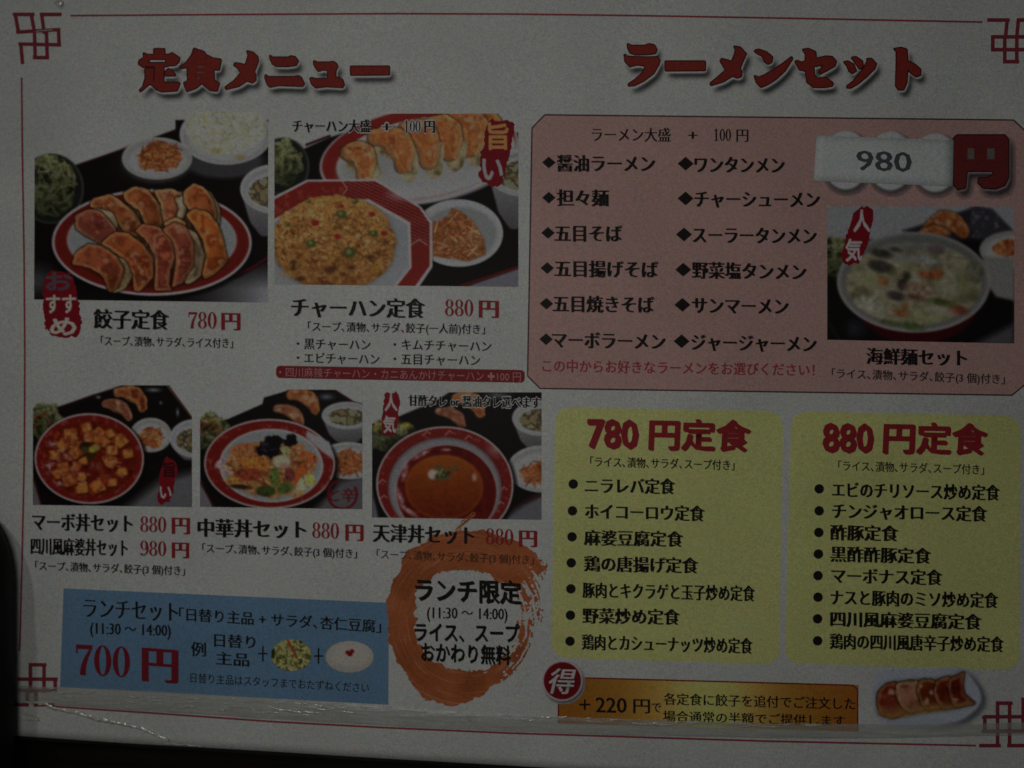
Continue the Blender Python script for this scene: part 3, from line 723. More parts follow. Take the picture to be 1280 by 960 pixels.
# ---- gold strip
pc = Pic(698, 845, 1073, 914, 1.0)
u = (pc.X - 698) / 375; g = np.exp(-((u - .5) / .22) ** 2)[..., None]
pc.C = np.array([106, 68, 20.]) * (1 - g) + np.array([118, 108, 56.]) * g; e = np.exp(-((u - 1) / .10) ** 2)[..., None]; pc.C = pc.C * (1 - e * .5) + np.array([112, 58, 20.]) * e * .5
e = np.exp(-((u - 0) / .08) ** 2)[..., None]; pc.C = pc.C * (1 - e * .35) + np.array([110, 56, 18.]) * e * .35
wp = lambda X, Y: (X, 846.5 + (Y - 845) + (X - 698) / 375 * 10 )
pc.A = (pc.Y < 904 + 0 * pc.X).astype(float)
gold = pc.build('menu_panel', menu, .06, 'gold strip offering dumplings for 220 yen', warp=wp)
strokes('panel_outline', [[(698, 904), (698, 846.5), (1066, 856.5), (1072, 862), (1072, 914)]], .9, .10, M('gold_outline', (66, 22, 16)), gold)
text('note', '+', 724, 738, 880, 880, 26, parent=gold, style=THIN); text('price', '220', 745, 783, 880, 881, 25, parent=gold, style=SEMI)
text('note', '円', 792, 812, 882, 882.5, 19, parent=gold, style=SEMI); text('note', 'で', 815, 826, 884, 884.5, 14, parent=gold, style=SEMI)
text('note', '各定食に餃子を追付でご注文した', 830, 1069, 873.5, 880, 15, parent=gold, style=SEMI)
text('note', '場合通常の半額でご提供します', 829, 1056, 895, 901.5, 14, parent=gold, style=SEMI)
pc = Pic(674, 822, 736, 884); d = pc.ell_d(705, 854, 25, 25); pc.put(np.clip(d / 6 + .5, 0, 1) * .7, (40, 40, 40)); pc.ell(703, 851, 25.5, 25.5, (106, 98, 94)); pc.ell(703, 851, 23.3, 23.3, (100, 20, 24))
pc.A = (pc.ell_d(704, 853, 28, 28) > 0).astype(float)
badge = pc.build('badge', menu, .36, 'round red badge with white 得')
text('lettering', '得', 687, 718, 851, 852, 32, WHITEINK, badge, SEMI, layer=.40, slant=.25)

# ================================================================== food pictures
DARK = (24, 19, 19); BOWL = (100, 102, 98); GREENS = [(38, 40, 24), (66, 68, 36), (98, 100, 68), (60, 64, 38), (34, 34, 24)]
ORNG = [(106, 56, 26), (116, 70, 36), (98, 46, 22), (114, 82, 50)]
def bowl(p, cx, cy, rx, ry, depth=0, c=BOWL, body=(78, 76, 76)):
    if depth:
        q = [(cx - rx, cy), (cx - rx * .72, cy + ry * .5 + depth * .75), (cx - rx * .4, cy + ry * .8 + depth), (cx + rx * .4, cy + ry * .8 + depth), (cx + rx * .8, cy + ry * .5 + depth * .6), (cx + rx, cy)]
        m = p.poly_m(outline_pts(q, 4), 2); g = np.clip((p.Y - cy) / (ry + depth), 0, 1)[..., None]
        p.put(m, np.array(c, float) * .88 * (1 - g) + np.array(body, float) * .8 * g)
    p.ell(cx, cy, rx, ry, c); p.ell(cx + rx * .02, cy + ry * .05, rx * .93, ry * .9, (88, 90, 86), soft=4); p.ell(cx, cy + ry * .1, rx * .86, ry * .8, (99, 100, 95), soft=5)
def carrots(p, cx, cy, rx, ry, seed=1):
    m = np.clip(p.ell_d(cx, cy, rx, ry) + (fbm(p.X, p.Y, 8, seed) - .5) * 10, -1, 1) * .5 + .5
    p.texture(m, [(96, 44, 20), (118, 66, 34), (112, 56, 26), (122, 88, 56)], 7, seed)
    p.strands(cx, cy, rx, ry, ORNG, int(rx * ry / 6), 1.7, rx * .6, None, .75, seed)
def greens(p, cx, cy, rx, ry, seed=1, glass=True):
    if glass:
        p.ell(cx + 2, cy + 4, rx + 7, ry + 6, (52, 56, 50), soft=2); p.ell(cx + 2, cy + 4, rx + 4, ry + 4, (30, 32, 27), soft=3)
    m = np.clip(p.ell_d(cx, cy, rx, ry) + (fbm(p.X, p.Y, 9, seed) - .5) * 12, -1, 1) * .5 + .5
    g = np.clip((p.Y - (cy - ry)) / (2 * ry), 0, 1)
    p.texture(m, GREENS[::-1], 13, seed)
    p.strands(cx, cy - ry * .1, rx, ry * .9, [(104, 106, 76), (84, 86, 50), (58, 62, 34)], int(rx * ry / 16), 2.2, 11, m, .55, seed + 1)
    p.put(m * g * .55, (24, 28, 16))
def soup(p, cx, cy, rx, ry, seed=3, depth=12):
    bowl(p, cx, cy, rx, ry, depth); m = np.clip(p.ell_d(cx, cy + ry * .12, rx * .78, ry * .66) / 1.5, 0, 1)
    p.texture(m, [(88, 88, 60), (92, 92, 70), (52, 50, 34), (98, 78, 52), (80, 84, 52)], 9, seed)

# --- picture 1: plate of ten dumplings
p = Pic(43, 140, 335.5, 376)
p.poly([(43, 212), (96, 206), (160, 184), (219, 162), (219, 150), (400, 150), (400, 400), (43, 400)], DARK, 1.5)
p.line([(96, 206), (160, 184), (219, 162)], 1.5, (66, 36, 36))
m = p.poly_m([(336, 324), (300, 345), (200, 372), (200, 400), (400, 400), (400, 324)], 3); g = np.clip((p.X - 220) / 110, 0, 1) * np.clip((p.Y - 320) / 40, 0, 1)
p.put(m * g, (92, 94, 94)); p.line([(336, 320), (316, 333), (296, 342)], 3, (84, 22, 24))
p.put(np.clip(1 - np.hypot((p.X - 46) / 34, (p.Y - 352) / 28), 0, 1) * 1.2, (54, 56, 56))
greens(p, 62, 232, 34, 38, 4); p.ell(190, 206, 44, 24, (34, 28, 28), soft=14)
p.put(np.clip(p.ell_d(280, 202, 58, 24) / 6, 0, 1) * .8, (62, 62, 62)); bowl(p, 282, 168, 58, 38, 0, (102, 104, 98)); m = np.clip(p.ell_d(282, 160, 52, 34) / 3, 0, 1); p.texture(m, [(104, 106, 92), (110, 112, 102), (100, 102, 80), (112, 114, 106)], 9, 8)
p.strands(282, 162, 50, 28, [(112, 114, 106), (96, 98, 80), (102, 100, 66)], 150, 2.4, 5, m, .5, 2); p.put(np.clip(1 - np.hypot((p.X - 272) / 12, (p.Y - 188) / 6), 0, 1) * .8, (96, 90, 40)); p.put(np.clip(1 - np.hypot((p.X - 300) / 9, (p.Y - 197) / 5), 0, 1) * .8, (96, 84, 34))
p.ell(196, 202, 44, 27, (50, 48, 46), soft=4); bowl(p, 196, 198, 44, 26.5, 0, (98, 100, 92)); carrots(p, 200, 196, 27, 18, 5)
soup(p, 344, 236, 44, 31, 6, 34)
p.ell(190, 308, 126, 66, (14, 12, 12), soft=6)
p.ell(190, 303, 125, 66.5, (104, 100, 96)); p.ell(190, 303, 121.5, 63, (100, 26, 20)); p.ell(190, 300, 106, 52, (102, 94, 88)); p.ell(190, 300, 104.5, 50.5, (88, 92, 88), soft=4)
m = np.clip(p.ell_d(190, 316, 96, 46) / 4, 0, 1); p.put(m * np.clip((p.Y - 322) / 14, 0, 1), (72, 24, 14))
dl = [((104, 274), (128, 258), (132, 300), 16, (9, -5), (96, 44, 28)), ((120, 250), (152, 240), (174, 290), 14, (-6, 5), None), ((160, 246), (186, 232), (198, 284), 15, (8, -3), None), ((192, 246), (220, 236), (222, 278), 14, (10, 2), None),
      ((236, 242), (262, 236), (268, 284), 15, (9, 2), None), ((97, 326), (128, 292), (146, 358), 16, (13, 4), None), ((140, 300), (178, 290), (178, 356), 14.5, (-7, 3), None), ((180, 290), (220, 288), (204, 358), 15.5, (6, -2), None), ((216, 288), (248, 298), (222, 352), 14.5, (12, 0), (98, 46, 26)), ((242, 272), (276, 272), (268, 340), 16.5, (6, 4), (112, 56, 20))]
G = lambda *q: [(38 + x / 3.84, 138 + y / 3.84) for x, y in q]
m = p.poly_m(G((330, 450), (520, 400), (760, 400), (860, 520), (880, 620), (740, 790), (600, 700), (430, 620)), 6); p.texture(m, [(52, 34, 22), (84, 58, 36), (60, 36, 22)], 9, 480)
OR = (112, 62, 30); DK = (96, 42, 22); RIM = (116, 86, 50); CR = (104, 96, 72)
for k, (pl, bs, dk, rm, shd) in enumerate([
    (G((300, 420), (380, 403), (430, 430), (500, 490), (540, 560), (520, 600), (470, 610), (440, 570), (390, 500), (283, 462)), OR, DK, RIM, (.6, 1)),
    (G((448, 395), (500, 363), (560, 375), (620, 450), (645, 540), (620, 565), (560, 565), (520, 480), (452, 432)), (112, 58, 28), DK, RIM, (1, .4)),
    (G((590, 385), (680, 373), (730, 400), (750, 470), (730, 530), (640, 555), (625, 450)), (108, 62, 36), (100, 46, 30), (112, 94, 60), (1, .2)),
    (G((690, 420), (735, 410), (752, 470), (735, 520), (700, 520), (712, 470)), CR, (96, 88, 66), CR, (1, .2)),
    (G((820, 365), (870, 395), (912, 470), (908, 555), (880, 560), (860, 470)), (84, 74, 50), (70, 60, 40), (96, 84, 58), (1, .3)),
    (G((738, 385), (780, 350), (830, 365), (880, 430), (895, 500), (885, 545), (850, 520), (820, 480), (760, 480), (733, 430)), (114, 58, 26), DK, RIM, (1, .5)),
    (G((300, 470), (345, 475), (395, 490), (422, 545), (412, 580), (350, 520)), (100, 92, 66), (84, 74, 50), CR, (1, .3)),
    (G((213, 505), (280, 472), (340, 485), (405, 560), (418, 590), (370, 642), (330, 642), (250, 592), (218, 570)), (100, 46, 34), (84, 32, 24), (112, 74, 52), (.3, 1)),
    (G((640, 540), (700, 510), (750, 540), (730, 580), (660, 590)), (104, 84, 52), (96, 66, 38), RIM, (1, .5)),
    (G((500, 580), (540, 545), (620, 560), (680, 620), (698, 700), (672, 770), (665, 830), (682, 862), (595, 866), (600, 780), (598, 700), (555, 620)), (108, 52, 34), (94, 36, 24), (116, 74, 46), (1, .3)),
    (G((745, 560), (800, 590), (838, 690), (822, 790), (760, 835), (735, 820), (785, 730)), (86, 76, 54), (70, 58, 38), (100, 90, 66), (1, .2)),
    (G((632, 572), (690, 535), (750, 560), (785, 640), (785, 740), (730, 830), (680, 850), (690, 790), (702, 700), (680, 620)), (104, 48, 34), (90, 36, 24), (116, 72, 44), (1, .3)),
    (G((745, 500), (790, 470), (860, 490), (910, 560), (932, 640), (950, 720), (900, 772), (838, 810), (826, 780), (845, 700), (830, 620), (790, 560)), (120, 60, 22), (104, 42, 16), (122, 80, 38), (1, .4)),
    (G((338, 640), (400, 585), (470, 588), (540, 640), (592, 710), (592, 800), (530, 868), (500, 868), (490, 790), (450, 720), (380, 662)), (112, 56, 26), (96, 38, 20), (120, 80, 44), (1, .2)),
    (G((405, 690), (460, 725), (490, 800), (455, 862), (395, 878), (425, 790)), (92, 80, 50), (74, 60, 36), (104, 90, 60), (1, .3)),
    (G((198, 740), (220, 680), (280, 640), (340, 650), (415, 700), (452, 760), (425, 850), (380, 878), (350, 800), (290, 760)), (108, 50, 28), (92, 36, 22), (118, 76, 42), (.6, 1))]):
    p.dumpling(pl, np.array(bs) * 1.13, np.array(dk) * 1.06, np.array(rm) * 1.06, 500 + 9 * k, shd)
ph1 = p.build('food_photo', menu, .08, 'printed photo of ten fried dumplings on a red-rimmed plate', warp=lambda X, Y: (X + (Y - 256) * -.004, Y + np.clip((Y - 256) / 120, 0, 1) * ((X - 190) * .013 + .3)), blur=.6)

# --- picture 2: fried rice in an octagonal plate
p = Pic(343, 142, 648.5, 357)
p.poly([(343, 200), (380, 186), (412, 172), (430, 166), (660, 166), (660, 370), (343, 370)], DARK, 1.5); p.line([(383, 181), (412, 170)], 3, (60, 26, 28))
p.poly([(576, 360), (650, 334), (660, 370)], (80, 80, 84)); p.line([(576, 357), (650, 332)], 3.5, (92, 24, 22))
greens(p, 352, 204, 26, 30, 14); p.put(np.clip(1 - np.hypot((p.X - 353) / 16, (p.Y - 195) / 14), 0, 1) * .4, (104, 110, 58))
p.ell(524, 194, 126, 60, (100, 96, 92), deg=-9); p.ell(524, 193, 122.5, 57, (112, 30, 24), deg=-9); p.ell(532, 196, 113, 49, (104, 104, 98), deg=-9, soft=1.5); p.ell(534, 200, 108, 44, (92, 94, 88), deg=-9, soft=9)
m = np.clip((p.Y - 200 + (p.X - 500) * .25) / 50, 0, 1) * np.clip(p.ell_d(532, 196, 126, 60, -9) / 3, 0, 1); p.put(m * .8, (102, 103, 99))
for k, (a, b, c, r) in enumerate([((600, 148), (618, 152), (608, 186), 18), ((566, 148), (604, 150), (588, 184), 20), ((540, 158), (566, 156), (562, 190), 19), ((508, 164), (538, 160), (536, 200), 18), ((470, 172), (506, 168), (504, 206), 18), ((434, 192), (462, 180), (456, 222), 15)]):
    p.gyoza(a, b, c, r, (7, 13), 130 + 9 * k, base=(124, 72, 34), dark=(106, 52, 24), edge=(124, 98, 58))
oct_o = [(330, 252), (384, 224.5), (470, 224), (526, 258), (541, 277), (541, 333), (516, 370), (330, 370)]
oct_r = [(330, 256), (385, 227), (469, 226.5), (524, 260), (537, 279), (537, 332), (510, 370), (330, 370)]
oct_i = [(330, 282), (388, 247), (461, 249), (513, 278), (514.5, 334), (486, 370), (330, 370)]
oct_w = [(330, 285), (389, 250), (460, 252), (510, 281), (511.5, 334), (482, 370), (330, 370)]
p.poly(oct_o, (106, 104, 100)); mr = p.poly(oct_r, (110, 30, 24))
hx = (np.sin(p.X * 1.3) * np.sin(p.Y * 1.5 + np.floor(p.X / 2.42) * 1.57)) * .8; hm = mr * ((p.X > 432) & (p.Y < 305)); p.put(hm * np.clip(hx * 3 + .2, 0, 1) * .6, (74, 16, 18)); p.put(hm * np.clip(-hx * 3 - .2, 0, 1) * .6, (132, 76, 70))
p.put(mr * (p.X < 430) * np.clip((fbm(p.X, p.Y, 9, 61) - .55) * 6, 0, 1) * .5, (122, 60, 40))
p.put(np.clip(1 - np.hypot((p.X - 503) / 26, (p.Y - 243) / 11), 0, 1) * .9, (104, 104, 102))
p.line([(428, 227), (434, 236), (428, 244)], 1.3, (112, 96, 84)); p.line([(514, 306), (524, 299), (534, 306)], 1.4, (110, 90, 84))
p.poly(oct_i, (112, 106, 100)); p.poly(oct_w, (92, 95, 94), 2.5)
fr = np.clip(p.ell_d(417, 304, 79, 60) / 1.6 + (fbm(p.X, p.Y, 6, 70) - .5) * 5, 0, 1); p.put(blur2(fr, 3) * .5, (60, 48, 32))
p.texture(fr, [(92, 56, 26), (112, 74, 32), (120, 86, 40), (106, 68, 30), (122, 94, 52)], 9, 71)
p.strands(417, 304, 76, 57, [(122, 92, 52), (114, 78, 36), (94, 58, 28), (124, 100, 66), (88, 50, 24)], 900, 2.3, 4.2, fr, .5, 72)
p.put(fr * np.clip((p.Y - 300) / 60, 0, 1) * .28, (86, 42, 16)); p.put(fr * np.clip((300 - p.Y) / 60, 0, 1) * .3, (132, 104, 50))
for x, y, r in ((427, 268, 6), (389, 305, 6), (437, 316, 8), (467, 292, 5), (444, 252, 3.5), (386, 252, 3), (360, 281, 3)): p.ell(x, y, r, r * .85, (62, 66, 28), soft=2.5); p.ell(x - 1, y - 1, r * .4, r * .4, (84, 88, 48), soft=2)
for x, y, r in ((394, 279, 5), (465, 268, 4), (480, 292, 4), (422, 296, 4), (427, 258, 3)): p.ell(x, y, r, r * .8, (122, 32, 26), soft=2)
for x, y, a, b in ((367, 333, 4, 8), (414, 338, 9, 5), (462, 322, 8, 4), (376, 350, 7, 4), (440, 335, 5, 3)): p.put(np.clip(1.5 - np.hypot((p.X - x) / a, (p.Y - y) / b) - .7 * fbm(p.X, p.Y, 5, 9), 0, 1) * .8, (66, 34, 24))
for x, y, a, b in ((352, 308, 10, 5), (470, 335, 9, 10), (378, 328, 5, 7), (356, 345, 12, 5)): p.put(np.clip(1.3 - np.hypot((p.X - x) / a, (p.Y - y) / b) - .5 * fbm(p.X, p.Y, 5, 8), 0, 1) * .6, (118, 86, 28))
p.ell(576, 298, 58, 43, (20, 17, 17), soft=8, clip=1 - p.poly_m(oct_o)); m = np.clip(p.ell_d(573, 291, 56, 42) / 1.2 + .5, 0, 1) * (1 - p.poly_m(oct_o)); p.put(m, (102, 104, 100)); m2 = np.clip(p.ell_d(575, 292, 50, 36) / 5, 0, 1) * (1 - p.poly_m(oct_o)); p.put(m2, (88, 91, 87))
cm = p.poly_m([(541, 278), (560, 270), (564, 260), (575, 263), (592, 277), (606, 300), (607, 318), (585, 326), (560, 322), (541, 320)], 3); p.texture(cm, [(96, 50, 24), (110, 68, 34), (104, 58, 28), (114, 84, 52)], 7, 75); p.strands(572, 297, 34, 30, ORNG + [(132, 104, 76)], 120, 1.8, 20, cm, .7, 76)
soup(p, 656, 216, 46, 30, 16, 46)
ph2 = p.build('food_photo', menu, .08, 'printed photo of fried rice on octagonal plate with dumplings', warp=lambda X, Y: (X + 0 * Y, Y + np.clip((Y - 250) / 100, 0, 1) * (X - 495) * .01), blur=.6)

def small_tray(p, x0, tray, edge_right=True):
    p.poly(tray, DARK, 1.3)
def dumpling_pair(p, a, b, s):
    p.gyoza((a[0] - 14, a[1] - 4), (a[0] + 10, a[1] - 8), (a[0] + 16, a[1] + 14), 10, None, s, base=(118, 66, 32), edge=(116, 84, 52)); p.gyoza((b[0] - 14, b[1] - 4), (b[0] + 8, b[1] - 4), (b[0] + 15, b[1] + 13), 8, None, s + 5, base=(104, 62, 42), edge=(110, 86, 60))
def banded_plate(p, cx, cy, rx, ry, seed, inner, ic=(96, 98, 96), wband=None):
    p.ell(cx + 1, cy + 4, rx + 3, ry + 3, (16, 12, 12), soft=5); p.ell(cx, cy, rx, ry, (106, 98, 92)); m = p.ell(cx, cy, rx - 2.4, ry - 2.4, (104, 24, 20))
    p.put(m * np.clip((fbm(p.X, p.Y, 5, seed) - .60) * 7, 0, 1) * .55, (118, 64, 52)); return m
# --- picture 3
p = Pic(41, 482, 240, 633)
p.poly([(41, 516), (76, 508), (115, 494), (157, 482), (208, 482), (240, 524), (240, 700), (41, 700)], DARK, 1.2); p.line([(210, 482), (241, 524)], 1.6, (66, 24, 28)); p.line([(68, 511), (157, 481)], 1.3, (66, 34, 36))
p.poly([(150, 640), (200, 600), (245, 588), (245, 640)], (72, 72, 72), 14); p.poly([(41, 600), (52, 634), (41, 634)], (76, 70, 70), 2); p.line([(42, 598), (51, 632)], 1.5, (66, 30, 32))
for x, y, rx, ry in ((192, 488, 14, 4), (201, 504, 3, 3), (222, 516, 3, 8), (123, 497, 5, 3)): p.put(np.clip(1 - np.hypot((p.X - x) / rx, (p.Y - y) / ry), 0, 1), (88, 92, 94))
greens(p, 56, 528, 24, 24, 24, False); p.strands(50, 525, 14, 12, [(106, 52, 22)], 12, 2, 9, None, .6, 5)
dumpling_pair(p, (162, 495), (146, 509), 200); bowl(p, 188.5, 544, 26, 21.5, 0, (100, 102, 92)); carrots(p, 189, 547, 16, 12, 26); soup(p, 244, 548, 32, 24, 27, 8)
banded_plate(p, 111.5, 574, 68.5, 57, 28, None)
m = np.clip(p.ell_d(112, 574, 60, 49) / 3, 0, 1); p.texture(m, [(82, 18, 12), (104, 28, 16), (92, 22, 12), (118, 40, 22)], 12, 29)
for x, y, rx, ry in ((66, 556, 9, 5), (61, 585, 6, 10), (74, 605, 9, 5), (86, 572, 8, 4), (92, 588, 7, 5), (119, 583, 8, 5), (100, 619, 12, 3)): p.put(np.clip(1.3 - np.hypot((p.X - x) / rx, (p.Y - y) / ry), 0, 1) * .75 * vnoise(p.X, p.Y, 3, 4), (118, 108, 110))
r2 = np.random.default_rng(5)
for x, y in [(290, 380), (410, 330), (500, 370), (585, 375), (660, 430), (720, 525), (585, 570), (440, 400), (230, 470), (380, 580), (240, 630), (370, 700), (370, 785), (490, 775), (600, 740), (680, 660), (200, 680), (310, 450), (170, 540), (330, 520), (280, 730), (540, 430), (600, 500)]:
    X0, Y0 = 40 + x / 6, 480 + y / 6; a = r2.random() * .9; s = 8.4 + r2.random() * 3.6
    q = [(X0 + s * math.cos(a + k * 1.57), Y0 + s * .85 * math.sin(a + k * 1.57)) for k in range(4)]
    p.poly([(u_ + 1, v_ + 2.5) for u_, v_ in q], (78, 22, 12), 2); m = p.poly_m(outline_pts(q, 3), 3.0); p.texture(m, [(108, 50, 20), (124, 70, 28), (128, 82, 36), (112, 56, 22)], 8, int(x))
    p.put(np.clip(1 - np.hypot(p.X - X0 + 2, p.Y - Y0 + 3) / 4, 0, 1) * .35, (138, 104, 60))
for k in range(26):
    an = r2.random() * 6.28; q_ = .25 + .6 * math.sqrt(r2.random()); X0, Y0 = 113 + 52 * q_ * math.cos(an), 575 + 41 * q_ * math.sin(an); s_ = 4 + r2.random() * 4; a = r2.random() * 1.5
    m = p.poly_m(outline_pts([(X0 + s_ * math.cos(a + j * 1.57), Y0 + s_ * .8 * math.sin(a + j * 1.57)) for j in range(4)], 2), 3.5); c_ = [(112, 54, 26), (124, 70, 30), (104, 40, 22)][k % 3]; p.put(m * .8, c_); p.put(m * np.clip(1 - np.hypot(p.X - X0 + 2, p.Y - Y0 + 2) / 3, 0, 1) * .5, (134, 96, 60))
for k in range(26):
    an = r2.random() * 6.28; q_ = .4 + .5 * r2.random(); p.put(np.clip(1.2 - np.hypot((p.X - 112 - 56 * q_ * math.cos(an)) / 3.5, (p.Y - 575 - 45 * q_ * math.sin(an)) / 1.6), 0, 1) * .6, (118, 92, 88))
for x, y, c in ((107, 557, (40, 36, 18)), (115, 563, (104, 98, 34)), (120, 560, (92, 92, 36)), (113, 571, (46, 44, 20)), (106, 563, (60, 56, 26))): p.ell(x, y, 5, 4, c, soft=3)
ph3 = p.build('food_photo', menu, .08, 'printed photo of spicy tofu bowl', warp=lambda X, Y: (X + 0 * Y, Y + (X - 140) * .014 * np.clip((Y - 500) / 130, 0, 1) - .5), blur=.6)
# --- picture 4
p = Pic(250, 487, 453.5, 635)
p.poly([(250, 532), (285, 524), (328, 505), (330, 497), (364, 487), (418, 487), (440, 501), (455, 505), (455, 700), (250, 700)], DARK, 1.2); p.line([(418, 487), (440, 501)], 1.5, (70, 28, 30))
p.poly([(390, 640), (425, 600), (460, 590), (460, 640)], (70, 68, 68), 12); p.poly([(250, 600), (268, 640), (250, 640)], (80, 76, 76), 2); p.line([(250, 604), (268, 636)], 1.8, (66, 28, 30)); p.put(np.clip(1 - np.hypot((p.X - 408) / 14, (p.Y - 496) / 6), 0, 1) * .9, (82, 88, 90))
greens(p, 264, 543, 26, 24, 44, False); p.strands(262, 536, 14, 12, [(110, 54, 22), (96, 40, 20)], 14, 2.2, 10, None, .6, 6)
dumpling_pair(p, (378, 498), (360, 515), 240); soup(p, 434, 519, 32, 17, 47, 20); bowl(p, 436, 575, 40, 23, 0, (100, 102, 98)); carrots(p, 437, 578, 19, 15, 48)
banded_plate(p, 337, 580, 82, 56.5, 49, None)
p.poly([(384, 538), (412, 552), (418, 575), (402, 564), (382, 546)], (96, 96, 94), 3)
p.ell(339, 582, 65, 46, (108, 104, 98)); p.ell(339, 582, 63, 44.5, (88, 92, 88), soft=4)
m = np.clip(p.ell_d(337, 585, 59, 37) / 2 + (fbm(p.X, p.Y, 10, 3) - .5) * 6, 0, 1); p.texture(m, [(92, 46, 24), (116, 72, 36), (104, 84, 44), (124, 70, 40), (108, 92, 60)], 9, 50)
p.strands(337, 585, 56, 34, [(128, 84, 44), (112, 50, 26), (116, 100, 60), (84, 56, 28)], 200, 2.6, 9, m, .55, 51)
for x, y, a, b, dg, c in [(318, 579, 20, 9, 10, (126, 72, 28)), (310, 594, 19, 8, -5, (112, 46, 28)), (292, 602, 10, 6, 0, (122, 80, 32)), (300, 562, 14, 7, -20, (116, 66, 36)), (375, 592, 8, 13, 25, (122, 56, 24)), (386, 572, 12, 8, 20, (120, 62, 30)), (362, 593, 7, 9, 0, (96, 44, 36)), (343, 596, 6, 13, 5, (66, 80, 30)), (332, 614, 13, 7, 0, (50, 58, 24)), (356, 610, 11, 7, -20, (60, 72, 32)), (378, 605, 6, 13, 25, (108, 108, 78)), (372, 617, 9, 4, -20, (116, 82, 50)), (357, 565, 6, 8, 0, (92, 92, 58)), (300, 609, 14, 3, 5, (48, 34, 18)), (388, 600, 6, 8, 0, (112, 104, 48)), (276, 580, 9, 5, -40, (108, 92, 86)), (284, 590, 8, 4, 20, (110, 88, 80))]:
    mm = np.clip(p.ell_d(x, y, a, b, dg) / 2 + .4, 0, 1); c = np.array(c, float); p.texture(mm, [c * .78, c, c * 1.12, c * .9], 5, int(x)); p.put(np.clip(1 - np.hypot((p.X - x + 2) / a * 1.8, (p.Y - y + 2) / b * 1.8), 0, 1) * .25, c * 1.35)
for x, y, a, b in ((332, 560, 11, 9), (343, 552, 11, 8), (340, 566, 10, 7), (363, 551, 7, 7), (356, 552, 4, 4)): p.put(np.clip((p.ell_d(x, y, a, b) + (fbm(p.X, p.Y, 5, 77) - .5) * 9) / 2 + .5, 0, 1), (22, 17, 20))
p.strands(338, 558, 12, 9, [(58, 58, 64), (34, 30, 34)], 14, 1.4, 7, None, .7, 52)
p.ell(352, 578, 12, 9, (88, 66, 48), soft=2); p.ell(352, 577, 11, 8, (108, 106, 82), soft=3); p.ell(355, 582, 6, 3, (112, 84, 66), soft=4)
p.line([(406, 612), (411, 604), (413, 600)], 2.0, (90, 18, 22)); th = np.arctan2(p.Y - 619, p.X - 428); rr = np.hypot(p.X - 428, p.Y - 617); mk = np.clip((2.0 - np.abs(rr - 18)) / 1.0, 0, 1) * (np.abs(th + 1.2) > .55); p.put(mk, (98, 18, 24))
p.glyph('と辛', 412, 444, 618, 618, 17, (96, 20, 24), SEMI)
ph4 = p.build('food_photo', menu, .08, 'printed photo of mixed vegetable bowl', warp=lambda X, Y: (X + 0 * Y, Y + (X - 350) * .014 * np.clip((Y - 500) / 130, 0, 1)), blur=.6)
# --- picture 5
p = Pic(465, 490, 677.5, 648)
p.poly([(465, 530), (500, 520), (540, 504), (562, 490), (690, 490), (690, 700), (465, 700)], DARK, 1.2); p.line([(503, 519), (545, 501)], 1.4, (60, 34, 36)); p.poly([(610, 660), (655, 628), (685, 612), (685, 660)], (74, 74, 76), 10); p.line([(640, 634), (680, 616)], 2, (70, 22, 24)); p.poly([(465, 605), (475, 660), (465, 660)], (74, 76, 76), 4)
p.put(np.clip(1 - np.hypot((p.X - 622) / 22, (p.Y - 494) / 7), 0, 1) * .8, (84, 88, 88))
greens(p, 490, 545, 30, 22, 64, False); p.put(np.clip(1 - np.hypot((p.X - 508) / 10, (p.Y - 532) / 6), 0, 1), (112, 104, 34)); p.put(np.clip(1 - np.hypot((p.X - 470) / 8, (p.Y - 533) / 8), 0, 1) * .8, (104, 94, 34))
dumpling_pair(p, (584, 502), (563, 518), 270); soup(p, 676, 522, 36, 22, 67, 22); bowl(p, 676, 585, 42, 29, 0, (100, 100, 92)); carrots(p, 672, 590, 20, 14, 68)
p.ell(556, 608, 89, 76, (14, 10, 10), soft=6); p.ell(556, 606, 86, 73.5, (104, 98, 92)); m = p.ell(556, 606, 83.5, 71, (104, 26, 22)); p.put(m * np.clip((fbm(p.X, p.Y, 5, 66) - .62) * 7, 0, 1) * .5, (118, 70, 60)); p.put(m * np.clip(1 - np.hypot((p.X - 620) / 16, (p.Y - 560) / 14), 0, 1) * .8, (104, 90, 88))
for qx, qy in ((534, 541), (562, 540), (586, 546), (478, 602), (480, 622), (630, 610), (626, 628)): p.line([(qx - 5, qy + 3), (qx, qy - 2), (qx + 4, qy + 1)], 1.1, (118, 92, 82))
p.ell(556, 610, 70.5, 63.5, (72, 66, 66)); p.ell(556, 611, 69.5, 62.5, (88, 86, 84), soft=5); p.ell(558, 615, 64, 59, (100, 84, 82)); m = p.ell(558, 615, 62, 58, (86, 18, 14)); p.texture(m, [(80, 16, 12), (98, 22, 14), (90, 18, 14)], 14, 9)
for x, y, rx, ry, dg in ((527, 568, 13, 3, -30), (506, 590, 4, 12, 12), (500, 622, 4, 13, -20), (512, 640, 14, 3, 35), (558, 562, 6, 2, 0), (546, 643, 22, 2.5, 8), (596, 600, 4, 5, 0)):
    x_, y_ = rotxy(p.X, p.Y, x, y, dg); p.put(np.clip(1.4 - np.hypot(x_ / rx, y_ / ry), 0, 1) * (.35 + .6 * vnoise(p.X, p.Y, 3, 8)), (116, 104, 102))
om = np.clip(p.ell_d(555, 609, 51, 42) / 3, 0, 1); g = np.clip((p.Y - 572) / 70, 0, 1)[..., None]; p.put(om, np.array([112, 52, 12.]) * (1 - g) + np.array([92, 22, 8.]) * g); p.put(om * fbm(p.X, p.Y, 5, 90) * .35, (124, 66, 20)); p.put(om * np.clip(1 - np.abs(p.ell_d(555, 609, 51, 42) - 3) / 3, 0, 1) * .4, (120, 56, 20))
